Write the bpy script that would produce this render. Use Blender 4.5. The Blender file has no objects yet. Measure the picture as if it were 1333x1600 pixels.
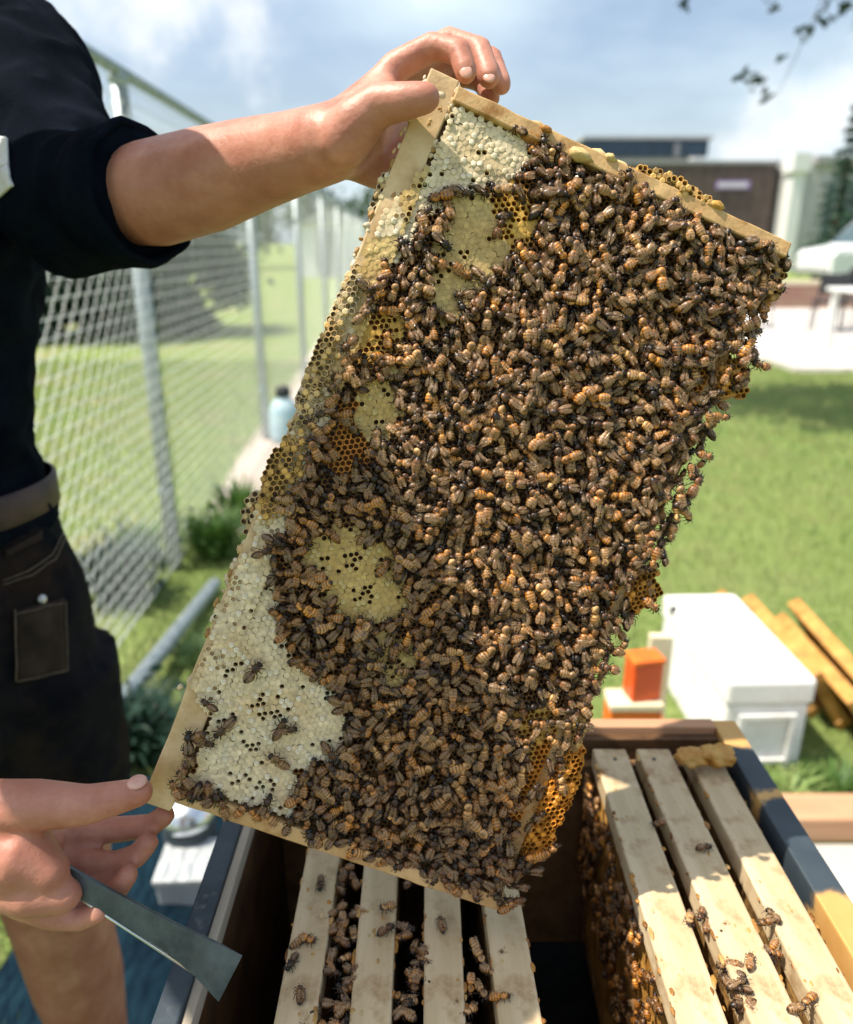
import bpy, bmesh, math, random
import numpy as np
from mathutils import Vector, Matrix, noise as mnoise

random.seed(7)
rng = np.random.default_rng(11)
scene = bpy.context.scene
COL = scene.collection

# ------------------------------------------------------------------ camera
CAM_Z, FPX, PITCH = 1.3, 1200.0, math.radians(19.3)
cam_data = bpy.data.cameras.new('camera')
cam = bpy.data.objects.new('camera', cam_data)
COL.objects.link(cam)
cam.location = (0, 0, CAM_Z)
cam.rotation_euler = (math.radians(90) - PITCH, 0, 0)
cam_data.sensor_fit = 'HORIZONTAL'
cam_data.sensor_width = 36.0
cam_data.lens = 36.0 * FPX / 1333.0
cam_data.clip_start = 0.02
cam_data.clip_end = 2000
cam_data.dof.use_dof = True
cam_data.dof.focus_distance = 0.465
cam_data.dof.aperture_fstop = 6.0
scene.camera = cam

# ------------------------------------------------------------------ sun, sky, exposure
TO_SUN = Vector((-0.45, -0.07, 0.89)).normalized()
SUN_EL = math.asin(TO_SUN.z)
SUN_ROT = math.atan2(TO_SUN.x, TO_SUN.y)
sd = bpy.data.lights.new('sun', 'SUN')
sd.energy = 5.0
sd.angle = math.radians(0.6)
sd.color = (1.0, 0.91, 0.77)
sun = bpy.data.objects.new('sun', sd)
COL.objects.link(sun)
sun.rotation_euler = TO_SUN.to_track_quat('Z', 'Y').to_euler()

world = bpy.data.worlds.new('World')
scene.world = world
world.use_nodes = True
wn, wl = world.node_tree.nodes, world.node_tree.links
wn.clear()
w_out = wn.new('ShaderNodeOutputWorld')
w_bg = wn.new('ShaderNodeBackground')
w_bg.inputs['Strength'].default_value = 0.125
w_sky = wn.new('ShaderNodeTexSky')
w_sky.sky_type = 'NISHITA'
w_sky.sun_disc = False
w_sky.sun_elevation = SUN_EL
w_sky.sun_rotation = SUN_ROT
w_sky.dust_density = 3.2
w_sky.ozone_density = 0.6
w_sky.air_density = 1.0
w_tc = wn.new('ShaderNodeTexCoord')
w_map = wn.new('ShaderNodeMapping')
w_map.inputs['Scale'].default_value = (1.0, 1.0, 2.6)
w_map.inputs['Location'].default_value = (3.1, 0.4, 1.25)
w_noise = wn.new('ShaderNodeTexNoise')
w_noise.inputs['Scale'].default_value = 2.3
w_noise.inputs['Detail'].default_value = 9
w_noise.inputs['Roughness'].default_value = 0.52
w_ramp = wn.new('ShaderNodeValToRGB')
w_ramp.color_ramp.elements[0].position = 0.40
w_ramp.color_ramp.elements[0].color = (0.10, 0.10, 0.10, 1)
w_ramp.color_ramp.elements[1].position = 0.68
w_ramp.color_ramp.elements[1].color = (0.95, 0.95, 0.95, 1)
w_mix = wn.new('ShaderNodeMixRGB')
w_mix.inputs[2].default_value = (4.6, 5.5, 6.0, 1)
wl.new(w_tc.outputs['Generated'], w_map.inputs['Vector'])
wl.new(w_map.outputs['Vector'], w_noise.inputs['Vector'])
wl.new(w_noise.outputs['Fac'], w_ramp.inputs['Fac'])
wl.new(w_ramp.outputs['Color'], w_mix.inputs[0])
wl.new(w_sky.outputs['Color'], w_mix.inputs[1])
# cumulus heaps: soft ellipses of direction broken up by noise
last = w_mix.outputs['Color']
w_n2 = wn.new('ShaderNodeTexNoise')
w_n2.inputs['Scale'].default_value = 11.0
w_n2.inputs['Detail'].default_value = 8
w_n2.inputs['Roughness'].default_value = 0.55
wl.new(w_tc.outputs['Generated'], w_n2.inputs['Vector'])
for (cx, cy, cz, rad) in ((0.44, 0.885, 0.135, 0.13), (0.35, 0.92, 0.095, 0.10), (0.53, 0.84, 0.16, 0.07), (-0.30, 0.93, 0.25, 0.20), (0.05, 0.95, 0.30, 0.12),
                          (-0.85, 0.45, 0.25, 0.18), (0.9, 0.25, 0.3, 0.2), (-0.7, -0.6, 0.3, 0.22), (0.3, -0.9, 0.25, 0.2), (0.8, -0.5, 0.22, 0.15), (0.2, 0.3, 0.93, 0.2)):
    sb = wn.new('ShaderNodeVectorMath'); sb.operation = 'SUBTRACT'
    wl.new(w_tc.outputs['Generated'], sb.inputs[0]); sb.inputs[1].default_value = (cx, cy, cz)
    ml = wn.new('ShaderNodeVectorMath'); ml.operation = 'MULTIPLY'
    wl.new(sb.outputs[0], ml.inputs[0]); ml.inputs[1].default_value = (1 / rad, 1 / rad, 1.9 / rad)
    ln = wn.new('ShaderNodeVectorMath'); ln.operation = 'LENGTH'
    wl.new(ml.outputs[0], ln.inputs[0])
    m1 = wn.new('ShaderNodeMath'); m1.operation = 'MULTIPLY_ADD'
    wl.new(w_n2.outputs['Fac'], m1.inputs[0]); m1.inputs[1].default_value = 2.4; m1.inputs[2].default_value = -0.25
    m2 = wn.new('ShaderNodeMath'); m2.operation = 'SUBTRACT'
    wl.new(m1.outputs[0], m2.inputs[0]); wl.new(ln.outputs['Value'], m2.inputs[1])
    mrr = wn.new('ShaderNodeMapRange'); mrr.interpolation_type = 'SMOOTHSTEP'
    mrr.inputs[1].default_value = 0.0; mrr.inputs[2].default_value = 0.75; mrr.inputs[3].default_value = 0.0; mrr.inputs[4].default_value = 0.92
    wl.new(m2.outputs[0], mrr.inputs[0])
    mx_ = wn.new('ShaderNodeMixRGB'); mx_.inputs[2].default_value = (5.5, 5.75, 5.95, 1)
    wl.new(mrr.outputs[0], mx_.inputs[0]); wl.new(last, mx_.inputs[1])
    last = mx_.outputs['Color']
wl.new(last, w_bg.inputs['Color'])
wl.new(w_bg.outputs['Background'], w_out.inputs['Surface'])

vs = scene.view_settings
vs.view_transform = 'Standard'
vs.look = 'None'
vs.gamma = 1.0
vs.exposure = 0.6
vs.use_curve_mapping = False
scene.cycles.use_denoising = True
scene.cycles.max_bounces = 8
scene.cycles.transparent_max_bounces = 12

# ------------------------------------------------------------------ measuring helpers
CP, SP = math.cos(PITCH), math.sin(PITCH)
AX_R, AX_F, AX_U = np.array([1., 0, 0]), np.array([0, CP, -SP]), np.array([0, SP, CP])
CAMP = np.array([0, 0, CAM_Z])

def P(px, py, d):
    """world point at photo pixel (px, py), d metres along the lens axis"""
    return CAMP + d * (AX_R * (px - 666.5) / FPX + AX_U * (800 - py) / FPX + AX_F)

def PZ(px, py, z):
    """world point at photo pixel on the level z"""
    v = AX_R * (px - 666.5) / FPX + AX_U * (800 - py) / FPX + AX_F
    return CAMP + v * ((z - CAM_Z) / v[2])

def PY(px, py, y):
    v = AX_R * (px - 666.5) / FPX + AX_U * (800 - py) / FPX + AX_F
    return CAMP + v * (y / v[1])

def proj(p):
    d = np.asarray(p) - CAMP
    z = d @ AX_F
    return np.stack([666.5 + FPX * (d @ AX_R) / z, 800 - FPX * (d @ AX_U) / z], -1)

# ------------------------------------------------------------------ materials
def new_mat(name):
    m = bpy.data.materials.new(name)
    m.use_nodes = True
    nt = m.node_tree
    b = nt.nodes['Principled BSDF']
    return m, nt, b

def M(name, c1, c2=None, rough=0.6, scale=20.0, stretch=(1, 1, 1), bump=0.0, bscale=None, detail=6,
      metallic=0.0, spec=0.5, lo=0.35, hi=0.65, sss=0.0, dirt=None, dirt_scale=4.0, dirt_lo=0.5, dirt_hi=0.7, trans=0.0, rvar=0.0):
    m, nt, b = new_mat(name)
    N, L = nt.nodes, nt.links
    tc = N.new('ShaderNodeTexCoord')
    mp = N.new('ShaderNodeMapping')
    mp.inputs['Scale'].default_value = stretch
    L.new(tc.outputs['Object'], mp.inputs['Vector'])
    nz = N.new('ShaderNodeTexNoise')
    nz.inputs['Scale'].default_value = scale
    nz.inputs['Detail'].default_value = detail
    nz.inputs['Roughness'].default_value = 0.6
    L.new(mp.outputs['Vector'], nz.inputs['Vector'])
    rp = N.new('ShaderNodeValToRGB')
    rp.color_ramp.elements[0].position = lo
    rp.color_ramp.elements[1].position = hi
    rp.color_ramp.elements[0].color = (*c1, 1)
    rp.color_ramp.elements[1].color = (*(c2 or c1), 1)
    L.new(nz.outputs['Fac'], rp.inputs['Fac'])
    col = rp.outputs['Color']
    if dirt:
        n3 = N.new('ShaderNodeTexNoise')
        n3.inputs['Scale'].default_value = dirt_scale
        n3.inputs['Detail'].default_value = 8
        n3.inputs['Roughness'].default_value = 0.65
        L.new(tc.outputs['Object'], n3.inputs['Vector'])
        r3 = N.new('ShaderNodeValToRGB')
        r3.color_ramp.elements[0].position = dirt_lo
        r3.color_ramp.elements[1].position = dirt_hi
        r3.color_ramp.elements[0].color = (0, 0, 0, 1)
        r3.color_ramp.elements[1].color = (1, 1, 1, 1)
        L.new(n3.outputs['Fac'], r3.inputs['Fac'])
        mx = N.new('ShaderNodeMixRGB')
        mx.inputs[2].default_value = (*dirt, 1)
        L.new(r3.outputs['Color'], mx.inputs[0])
        L.new(col, mx.inputs[1])
        col = mx.outputs['Color']
    L.new(col, b.inputs['Base Color'])
    b.inputs['Roughness'].default_value = rough
    b.inputs['Metallic'].default_value = metallic
    b.inputs['Specular IOR Level'].default_value = spec
    if sss:
        b.inputs['Subsurface Weight'].default_value = sss
        b.inputs['Subsurface Radius'].default_value = (0.012, 0.004, 0.002)
        b.inputs['Subsurface Scale'].default_value = 1.0
    if bump:
        n2 = N.new('ShaderNodeTexNoise')
        n2.inputs['Scale'].default_value = bscale or scale * 3
        n2.inputs['Detail'].default_value = 5
        L.new(mp.outputs['Vector'], n2.inputs['Vector'])
        bp = N.new('ShaderNodeBump')
        bp.inputs['Strength'].default_value = bump
        bp.inputs['Distance'].default_value = 0.002
        L.new(n2.outputs['Fac'], bp.inputs['Height'])
        L.new(bp.outputs['Normal'], b.inputs['Normal'])
    if trans:
        out = N['Material Output']
        tr = N.new('ShaderNodeBsdfTranslucent')
        L.new(col, tr.inputs['Color'])
        ms = N.new('ShaderNodeMixShader')
        ms.inputs[0].default_value = trans
        L.new(b.outputs[0], ms.inputs[1])
        L.new(tr.outputs[0], ms.inputs[2])
        L.new(ms.outputs[0], out.inputs['Surface'])
    return m

def attr_mat(name, rough=0.5, spec=0.4, trans=0.0, alpha=1.0, nscale=300.0, nvar=0.25, bump=0.0, coat=0.0):
    """colour from the mesh's own 'col' attribute (pigment), with fine noise"""
    m, nt, b = new_mat(name)
    N, L = nt.nodes, nt.links
    at = N.new('ShaderNodeAttribute')
    at.attribute_name = 'col'
    tc = N.new('ShaderNodeTexCoord')
    nz = N.new('ShaderNodeTexNoise')
    nz.inputs['Scale'].default_value = nscale
    nz.inputs['Detail'].default_value = 4
    L.new(tc.outputs['Object'], nz.inputs['Vector'])
    mr = N.new('ShaderNodeMapRange')
    mr.inputs[1].default_value = 0.3
    mr.inputs[2].default_value = 0.7
    mr.inputs[3].default_value = 1 - nvar
    mr.inputs[4].default_value = 1 + nvar
    L.new(nz.outputs['Fac'], mr.inputs[0])
    mx = N.new('ShaderNodeVectorMath')
    mx.operation = 'SCALE'
    L.new(at.outputs['Color'], mx.inputs[0])
    L.new(mr.outputs[0], mx.inputs['Scale'])
    L.new(mx.outputs[0], b.inputs['Base Color'])
    b.inputs['Roughness'].default_value = rough
    b.inputs['Specular IOR Level'].default_value = spec
    b.inputs['Alpha'].default_value = alpha
    b.inputs['Coat Weight'].default_value = coat
    if bump:
        bp = N.new('ShaderNodeBump')
        bp.inputs['Strength'].default_value = bump
        bp.inputs['Distance'].default_value = 0.001
        L.new(nz.outputs['Fac'], bp.inputs['Height'])
        L.new(bp.outputs['Normal'], b.inputs['Normal'])
    if trans:
        out = N['Material Output']
        tr = N.new('ShaderNodeBsdfTranslucent')
        L.new(mx.outputs[0], tr.inputs['Color'])
        ms = N.new('ShaderNodeMixShader')
        ms.inputs[0].default_value = trans
        L.new(b.outputs[0], ms.inputs[1])
        L.new(tr.outputs[0], ms.inputs[2])
        L.new(ms.outputs[0], out.inputs['Surface'])
    return m

MAT = {}
MAT['skin'] = M('skin', (0.40, 0.165, 0.11), (0.53, 0.25, 0.18), rough=0.5, scale=24, bump=0.2, bscale=300, sss=0.25,
                dirt=(0.34, 0.115, 0.07), dirt_scale=30, dirt_lo=0.46, dirt_hi=0.74)
MAT['nail'] = M('nail', (0.56, 0.29, 0.225), (0.62, 0.36, 0.29), rough=0.22, scale=60)
MAT['shirt'] = M('shirt_cloth', (0.002, 0.004, 0.008), (0.005, 0.008, 0.015), rough=0.95, scale=26, bump=0.5, bscale=700, spec=0.03)
MAT['denim'] = M('shorts_denim', (0.005, 0.006, 0.010), (0.016, 0.015, 0.018), rough=0.9, scale=14, bump=0.6, bscale=650, spec=0.06,
                 dirt=(0.035, 0.023, 0.017), dirt_scale=9, dirt_lo=0.5, dirt_hi=0.72)
MAT['brown_cloth'] = M('brown_cloth', (0.016, 0.011, 0.010), (0.045, 0.030, 0.023), rough=0.85, scale=30, bump=0.6, bscale=500, spec=0.2)
MAT['stitch'] = M('stitch_thread', (0.06, 0.045, 0.035), (0.12, 0.09, 0.07), rough=.8, scale=200)
MAT['leather'] = M('belt_leather', (0.030, 0.016, 0.014), (0.065, 0.036, 0.032), rough=0.6, scale=40, bump=0.3)
MAT['hair'] = M('hair', (0.035, 0.020, 0.012), (0.10, 0.055, 0.03), rough=0.5, scale=60, stretch=(1, 1, .1), bump=0.8)
MAT['print'] = M('shirt_print', (0.62, 0.64, 0.66), (0.75, 0.76, 0.78), rough=0.8, scale=60)
MAT['wood_frame'] = M('frame_wood', (0.44, 0.25, 0.095), (0.62, 0.41, 0.19), rough=0.6, scale=38, stretch=(1, 1, 1), bump=0.4, bscale=160,
                      dirt=(0.30, 0.14, 0.035), dirt_scale=42, dirt_lo=0.5, dirt_hi=0.66)
MAT['wood_pale'] = M('hive_bar_wood', (0.46, 0.345, 0.19), (0.62, 0.49, 0.31), rough=0.65, scale=60, stretch=(1, .08, 1), bump=0.35, bscale=120,
                     dirt=(0.26, 0.13, 0.04), dirt_scale=34, dirt_lo=0.50, dirt_hi=0.74)
MAT['wood_gold'] = M('golden_wood', (0.42, 0.20, 0.035), (0.58, 0.33, 0.09), rough=0.5, scale=22, stretch=(1, 1, 1), bump=0.3,
                     dirt=(0.27, 0.10, 0.02), dirt_scale=12)
MAT['wood_inner'] = M('hive_inner_wood', (0.16, 0.08, 0.03), (0.28, 0.16, 0.07), rough=0.7, scale=40, bump=0.4,
                      dirt=(0.10, 0.045, 0.015), dirt_scale=18)
MAT['wood_rebate'] = M('hive_rebate_wood', (0.36, 0.31, 0.24), (0.50, 0.44, 0.35), rough=0.7, scale=60, stretch=(1, .1, 1), bump=0.4)
MAT['timber'] = M('brown_timber', (0.42, 0.22, 0.12), (0.56, 0.33, 0.19), rough=0.7, scale=12, stretch=(.1, 1, 1), bump=0.4)
MAT['slate'] = M('slate_paint', (0.020, 0.032, 0.045), (0.045, 0.062, 0.078), rough=0.5, scale=30, bump=0.3,
                 dirt=(0.10, 0.11, 0.11), dirt_scale=70, dirt_lo=0.58, dirt_hi=0.68)
MAT['steel'] = M('tool_steel', (0.05, 0.065, 0.075), (0.12, 0.145, 0.16), rough=0.45, scale=40, metallic=0.7, bump=0.15,
                 dirt=(0.10, 0.10, 0.10), dirt_scale=26)
MAT['galv'] = M('galvanised_steel', (0.24, 0.29, 0.31), (0.36, 0.41, 0.43), rough=0.45, scale=20, metallic=0.5, bump=0.1)
MAT['wire'] = M('galvanised_wire', (0.54, 0.58, 0.58), (0.66, 0.70, 0.70), rough=0.5, scale=10, metallic=0.3)
MAT['line_wire'] = M('pale_line_wire', (0.62, 0.66, 0.66), (0.74, 0.77, 0.77), rough=0.5, scale=10)
MAT['white_foam'] = M('white_polystyrene', (0.76, 0.76, 0.75), (0.84, 0.84, 0.83), rough=0.75, scale=140, bump=0.3, bscale=260,
                      dirt=(0.66, 0.64, 0.60), dirt_scale=9)
MAT['white'] = M('white_paint', (0.74, 0.75, 0.76), (0.82, 0.82, 0.82), rough=0.45, scale=8)
MAT['plastic_white'] = M('white_plastic', (0.40, 0.43, 0.45), (0.50, 0.53, 0.54), rough=0.4, scale=14)
MAT['orange'] = M('orange_paint', (0.72, 0.13, 0.012), (0.82, 0.20, 0.02), rough=0.5, scale=16, bump=0.1)
MAT['redorange'] = M('red_orange_plastic', (0.68, 0.075, 0.01), (0.76, 0.11, 0.015), rough=0.4, scale=16)
MAT['cream'] = M('cream_wood', (0.66, 0.56, 0.36), (0.76, 0.68, 0.50), rough=0.6, scale=18, bump=0.2)
MAT['bluetarp'] = M('blue_tarp', (0.003, 0.012, 0.022), (0.007, 0.024, 0.038), spec=0.08, rough=0.9, scale=9, bump=0.3, bscale=14)
MAT['blue_plastic'] = M('pale_blue_plastic', (0.40, 0.56, 0.64), (0.52, 0.66, 0.72), rough=0.35, scale=12)
MAT['black_plastic'] = M('black_plastic', (0.012, 0.014, 0.018), (0.02, 0.022, 0.026), rough=0.45, scale=12)
MAT['concrete'] = M('pale_concrete', (0.42, 0.40, 0.38), (0.56, 0.53, 0.50), rough=0.85, scale=1.2, bump=0.3, bscale=40, detail=10)
MAT['gravel'] = M('pinkish_gravel', (0.36, 0.30, 0.26), (0.55, 0.47, 0.42), rough=0.9, scale=30, bump=0.9, bscale=60)
MAT['brick'] = M('tan_brick', (0.40, 0.24, 0.16), (0.52, 0.35, 0.25), rough=0.85, scale=8, bump=0.3)
MAT['brick_red'] = M('red_brick', (0.40, 0.19, 0.15), (0.48, 0.26, 0.2), rough=0.85, scale=8, bump=0.3)
MAT['mortar'] = M('mortar', (0.45, 0.42, 0.38), (0.52, 0.49, 0.45), rough=0.9, scale=30)
MAT['dark_wall'] = M('dark_brown_cladding', (0.085, 0.060, 0.060), (0.125, 0.088, 0.082), rough=0.8, scale=2, bump=0.2)
MAT['navy_roof'] = M('dark_blue_roof', (0.025, 0.05, 0.08), (0.04, 0.075, 0.11), rough=0.6, scale=2)
MAT['pale_wall'] = M('pale_render', (0.42, 0.42, 0.43), (0.50, 0.50, 0.50), rough=0.8, scale=2)
MAT['grey_trim'] = M('grey_trim', (0.30, 0.30, 0.31), (0.36, 0.36, 0.36), rough=0.7, scale=3)
MAT['glass'] = M('window_glass', (0.05, 0.085, 0.095), (0.09, 0.13, 0.14), rough=0.12, scale=0.6, spec=0.8)
MAT['sign'] = M('sign_purple', (0.34, 0.22, 0.55), (0.48, 0.32, 0.66), rough=0.5, scale=4)
MAT['red_roof'] = M('red_tile_roof', (0.50, 0.20, 0.15), (0.60, 0.28, 0.22), rough=0.8, scale=5)
MAT['car_paint'] = M('white_car_paint', (0.70, 0.72, 0.75), (0.74, 0.76, 0.78), rough=0.25, scale=3, spec=0.6)
MAT['tyre'] = M('tyre_rubber', (0.015, 0.015, 0.016), (0.025, 0.025, 0.026), rough=0.8, scale=20)
MAT['rim'] = M('wheel_rim', (0.42, 0.43, 0.45), (0.5, 0.5, 0.52), rough=0.35, scale=20, metallic=0.8)
MAT['bark'] = M('bark', (0.07, 0.05, 0.035), (0.14, 0.10, 0.07), rough=0.9, scale=9, stretch=(1, 1, .25), bump=0.9, bscale=30)
MAT['leaf'] = M('leaf_green', (0.035, 0.085, 0.02), (0.075, 0.14, 0.035), rough=0.55, scale=1.5, trans=0.3)
MAT['leaf_dark'] = M('leaf_dark_green', (0.008, 0.036, 0.022), (0.02, 0.06, 0.034), rough=0.6, scale=1.2, trans=0.15)
MAT['leaf_bright'] = M('leaf_bright_green', (0.06, 0.14, 0.025), (0.11, 0.20, 0.04), rough=0.55, scale=6, trans=0.35)
MAT['spruce'] = M('spruce_needles', (0.016, 0.055, 0.035), (0.04, 0.10, 0.06), rough=0.7, scale=1.5)
MAT['grass_blade'] = M('grass_blades', (0.18, 0.29, 0.07), (0.28, 0.37, 0.13), rough=0.6, scale=1.6, trans=0.3,
                       dirt=(0.36, 0.32, 0.15), dirt_scale=3.4, dirt_lo=0.42, dirt_hi=0.68)

def lawn_mat():
    m, nt, b = new_mat('lawn_soil_and_turf')
    N, L = nt.nodes, nt.links
    tc = N.new('ShaderNodeTexCoord')
    def nz(scale, detail=8):
        n = N.new('ShaderNodeTexNoise')
        n.inputs['Scale'].default_value = scale
        n.inputs['Detail'].default_value = detail
        n.inputs['Roughness'].default_value = 0.65
        L.new(tc.outputs['Object'], n.inputs['Vector'])
        return n.outputs['Fac']
    def ramp(fac, p0, c0, p1, c1):
        r = N.new('ShaderNodeValToRGB')
        r.color_ramp.elements[0].position = p0
        r.color_ramp.elements[1].position = p1
        r.color_ramp.elements[0].color = (*c0, 1)
        r.color_ramp.elements[1].color = (*c1, 1)
        L.new(fac, r.inputs['Fac'])
        return r.outputs['Color']
    fine = ramp(nz(26), .32, (0.13, 0.20, 0.045), .7, (0.26, 0.32, 0.11))
    dry = ramp(nz(40), .3, (0.24, 0.22, 0.10), .7, (0.40, 0.35, 0.22))
    patch = ramp(nz(1.1, 6), .50, (0, 0, 0), .66, (1, 1, 1))
    sx = N.new('ShaderNodeSeparateXYZ')
    L.new(tc.outputs['Object'], sx.inputs[0])
    left = N.new('ShaderNodeMapRange')
    left.inputs[1].default_value = -1.0
    left.inputs[2].default_value = -1.5
    left.inputs[3].default_value = 0.18
    left.inputs[4].default_value = 0.85
    L.new(sx.outputs['X'], left.inputs[0])
    fac = N.new('ShaderNodeMath')
    fac.operation = 'MULTIPLY'
    L.new(patch, fac.inputs[0])
    L.new(left.outputs[0], fac.inputs[1])
    mx = N.new('ShaderNodeMixRGB')
    L.new(fac.outputs[0], mx.inputs[0])
    L.new(fine, mx.inputs[1])
    L.new(dry, mx.inputs[2])
    L.new(mx.outputs[0], b.inputs['Base Color'])
    b.inputs['Roughness'].default_value = 0.9
    b.inputs['Specular IOR Level'].default_value = 0.15
    bp = N.new('ShaderNodeBump')
    bp.inputs['Strength'].default_value = 0.9
    bp.inputs['Distance'].default_value = 0.02
    L.new(nz(60), bp.inputs['Height'])
    L.new(bp.outputs['Normal'], b.inputs['Normal'])
    return m
MAT['lawn'] = lawn_mat()

# ------------------------------------------------------------------ mesh helpers
def rot_to(v):
    return Vector(v).normalized().to_track_quat('Z', 'Y').to_matrix()

class MB:
    def __init__(s):
        s.v, s.f, s.m, s.c = [], [], [], []
    def add(s, verts, faces, mi=0, col=None):
        o = len(s.v)
        s.v.extend([tuple(map(float, p)) for p in verts])
        s.f.extend([tuple(o + i for i in f) for f in faces])
        s.m.extend([mi] * len(faces))
        if col is not None:
            s.c.extend([col] * len(verts)) if np.ndim(col) == 1 else s.c.extend([tuple(x) for x in col])
        return s
    def box(s, c, size, mat3=None, mi=0, taper=1.0, col=None):
        hx, hy, hz = size[0] / 2, size[1] / 2, size[2] / 2
        vs_ = [(-hx, -hy, -hz), (hx, -hy, -hz), (hx, hy, -hz), (-hx, hy, -hz),
               (-hx * taper, -hy * taper, hz), (hx * taper, -hy * taper, hz), (hx * taper, hy * taper, hz), (-hx * taper, hy * taper, hz)]
        if mat3 is not None:
            vs_ = [mat3 @ Vector(p) for p in vs_]
        vs_ = [(p[0] + c[0], p[1] + c[1], p[2] + c[2]) for p in vs_]
        return s.add(vs_, [(0, 3, 2, 1), (4, 5, 6, 7), (0, 1, 5, 4), (1, 2, 6, 5), (2, 3, 7, 6), (3, 0, 4, 7)], mi, col)
    def span(s, x0, x1, y0, y1, z0, z1, mi=0):
        return s.box(((x0 + x1) / 2, (y0 + y1) / 2, (z0 + z1) / 2), (x1 - x0, y1 - y0, z1 - z0), None, mi)
    def tube(s, pts, rad, seg=10, mi=0, cap=True, col=None, flat=None):
        """flat: (unit vector, factor) squeezes the section along a direction"""
        pts = [Vector(p) for p in pts]
        if not hasattr(rad, '__len__'):
            rad = [rad] * len(pts)
        rings, prev = [], None
        for i, p in enumerate(pts):
            t = (pts[min(i + 1, len(pts) - 1)] - pts[max(i - 1, 0)]).normalized()
            if prev is None:
                a = t.orthogonal().normalized()
            else:
                a = (prev - t * prev.dot(t)).normalized()
            prev = a
            b = t.cross(a)
            ring = []
            for k in range(seg):
                th = 2 * math.pi * k / seg
                o = (a * math.cos(th) + b * math.sin(th)) * rad[i]
                if flat:
                    fv = Vector(flat[0])
                    o = o - fv * o.dot(fv) * (1 - flat[1])
                ring.append(p + o)
            rings.append(ring)
        vv = [q for r in rings for q in r]
        ff = []
        for i in range(len(rings) - 1):
            for k in range(seg):
                k2 = (k + 1) % seg
                ff.append((i * seg + k, i * seg + k2, (i + 1) * seg + k2, (i + 1) * seg + k))
        if cap:
            ff.append(tuple(range(seg - 1, -1, -1)))
            ff.append(tuple((len(rings) - 1) * seg + k for k in range(seg)))
        return s.add(vv, ff, mi, col)
    def capsule(s, pts, rad, seg=14, mi=0):
        """tube with rounded ends"""
        pts = [Vector(p) for p in pts]
        rad = list(rad)
        d0 = (pts[0] - pts[1]).normalized()
        d1 = (pts[-1] - pts[-2]).normalized()
        pre = [(pts[0] + d0 * rad[0] * math.sin(a), rad[0] * math.cos(a)) for a in (1.45, 1.0, 0.5)]
        post = [(pts[-1] + d1 * rad[-1] * math.sin(a), rad[-1] * math.cos(a)) for a in (0.5, 1.0, 1.45)]
        allp = pre + list(zip(pts, rad)) + post
        return s.tube([p for p, r in allp], [r for p, r in allp], seg, mi)
    def lathe(s, prof, c=(0, 0, 0), seg=24, mat3=None, mi=0):
        vv, ff = [], []
        for r, z in prof:
            for k in range(seg):
                th = 2 * math.pi * k / seg
                q = Vector((r * math.cos(th), r * math.sin(th), z))
                if mat3 is not None:
                    q = mat3 @ q
                vv.append((q[0] + c[0], q[1] + c[1], q[2] + c[2]))
        for i in range(len(prof) - 1):
            for k in range(seg):
                k2 = (k + 1) % seg
                ff.append((i * seg + k, i * seg + k2, (i + 1) * seg + k2, (i + 1) * seg + k))
        ff.append(tuple(range(seg - 1, -1, -1)))
        ff.append(tuple((len(prof) - 1) * seg + k for k in range(seg)))
        return s.add(vv, ff, mi)
    def ellipsoid(s, c, r, seg=12, rings=8, mat3=None, mi=0, col=None, noise_amp=0.0, noise_scale=1.0):
        vv, ff = [], []
        for i in range(rings + 1):
            ph = math.pi * (i + 0.0) / rings
            ph = min(max(ph, 0.02), math.pi - 0.02)
            for k in range(seg):
                th = 2 * math.pi * k / seg
                q = Vector((math.sin(ph) * math.cos(th), math.sin(ph) * math.sin(th), math.cos(ph)))
                g = 1.0
                if noise_amp:
                    g += noise_amp * mnoise.noise((q + Vector(c) * 37.0) * noise_scale)
                q = Vector((q.x * r[0] * g, q.y * r[1] * g, q.z * r[2] * g))
                if mat3 is not None:
                    q = mat3 @ q
                vv.append((q[0] + c[0], q[1] + c[1], q[2] + c[2]))
        for i in range(rings):
            for k in range(seg):
                k2 = (k + 1) % seg
                ff.append((i * seg + k, (i + 1) * seg + k, (i + 1) * seg + k2, i * seg + k2))
        ff.append(tuple(range(seg)))
        ff.append(tuple(rings * seg + k for k in range(seg - 1, -1, -1)))
        return s.add(vv, ff, mi, col)
    def loft(s, rings, seg=28, mi=0):
        """rings: (centre, vector a, vector b)"""
        vv, ff = [], []
        for c, a, b in rings:
            c, a, b = Vector(c), Vector(a), Vector(b)
            for k in range(seg):
                th = 2 * math.pi * k / seg
                vv.append(c + a * math.cos(th) + b * math.sin(th))
        for i in range(len(rings) - 1):
            for k in range(seg):
                k2 = (k + 1) % seg
                ff.append((i * seg + k, i * seg + k2, (i + 1) * seg + k2, (i + 1) * seg + k))
        ff.append(tuple(range(seg - 1, -1, -1)))
        ff.append(tuple((len(rings) - 1) * seg + k for k in range(seg)))
        return s.add(vv, ff, mi)
    def mesh(s, name, mats, smooth=False):
        me = bpy.data.meshes.new(name)
        me.from_pydata(s.v, [], s.f)
        for m in (mats if isinstance(mats, (list, tuple)) else [mats]):
            me.materials.append(m)
        if any(s.m):
            me.polygons.foreach_set('material_index', s.m)
        if s.c and len(s.c) == len(s.v):
            at = me.color_attributes.new('col', 'FLOAT_COLOR', 'POINT')
            at.data.foreach_set('color', np.c_[np.array(s.c, float), np.ones(len(s.c))].ravel())
        if smooth:
            me.polygons.foreach_set('use_smooth', [True] * len(me.polygons))
        me.update()
        return me
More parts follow.
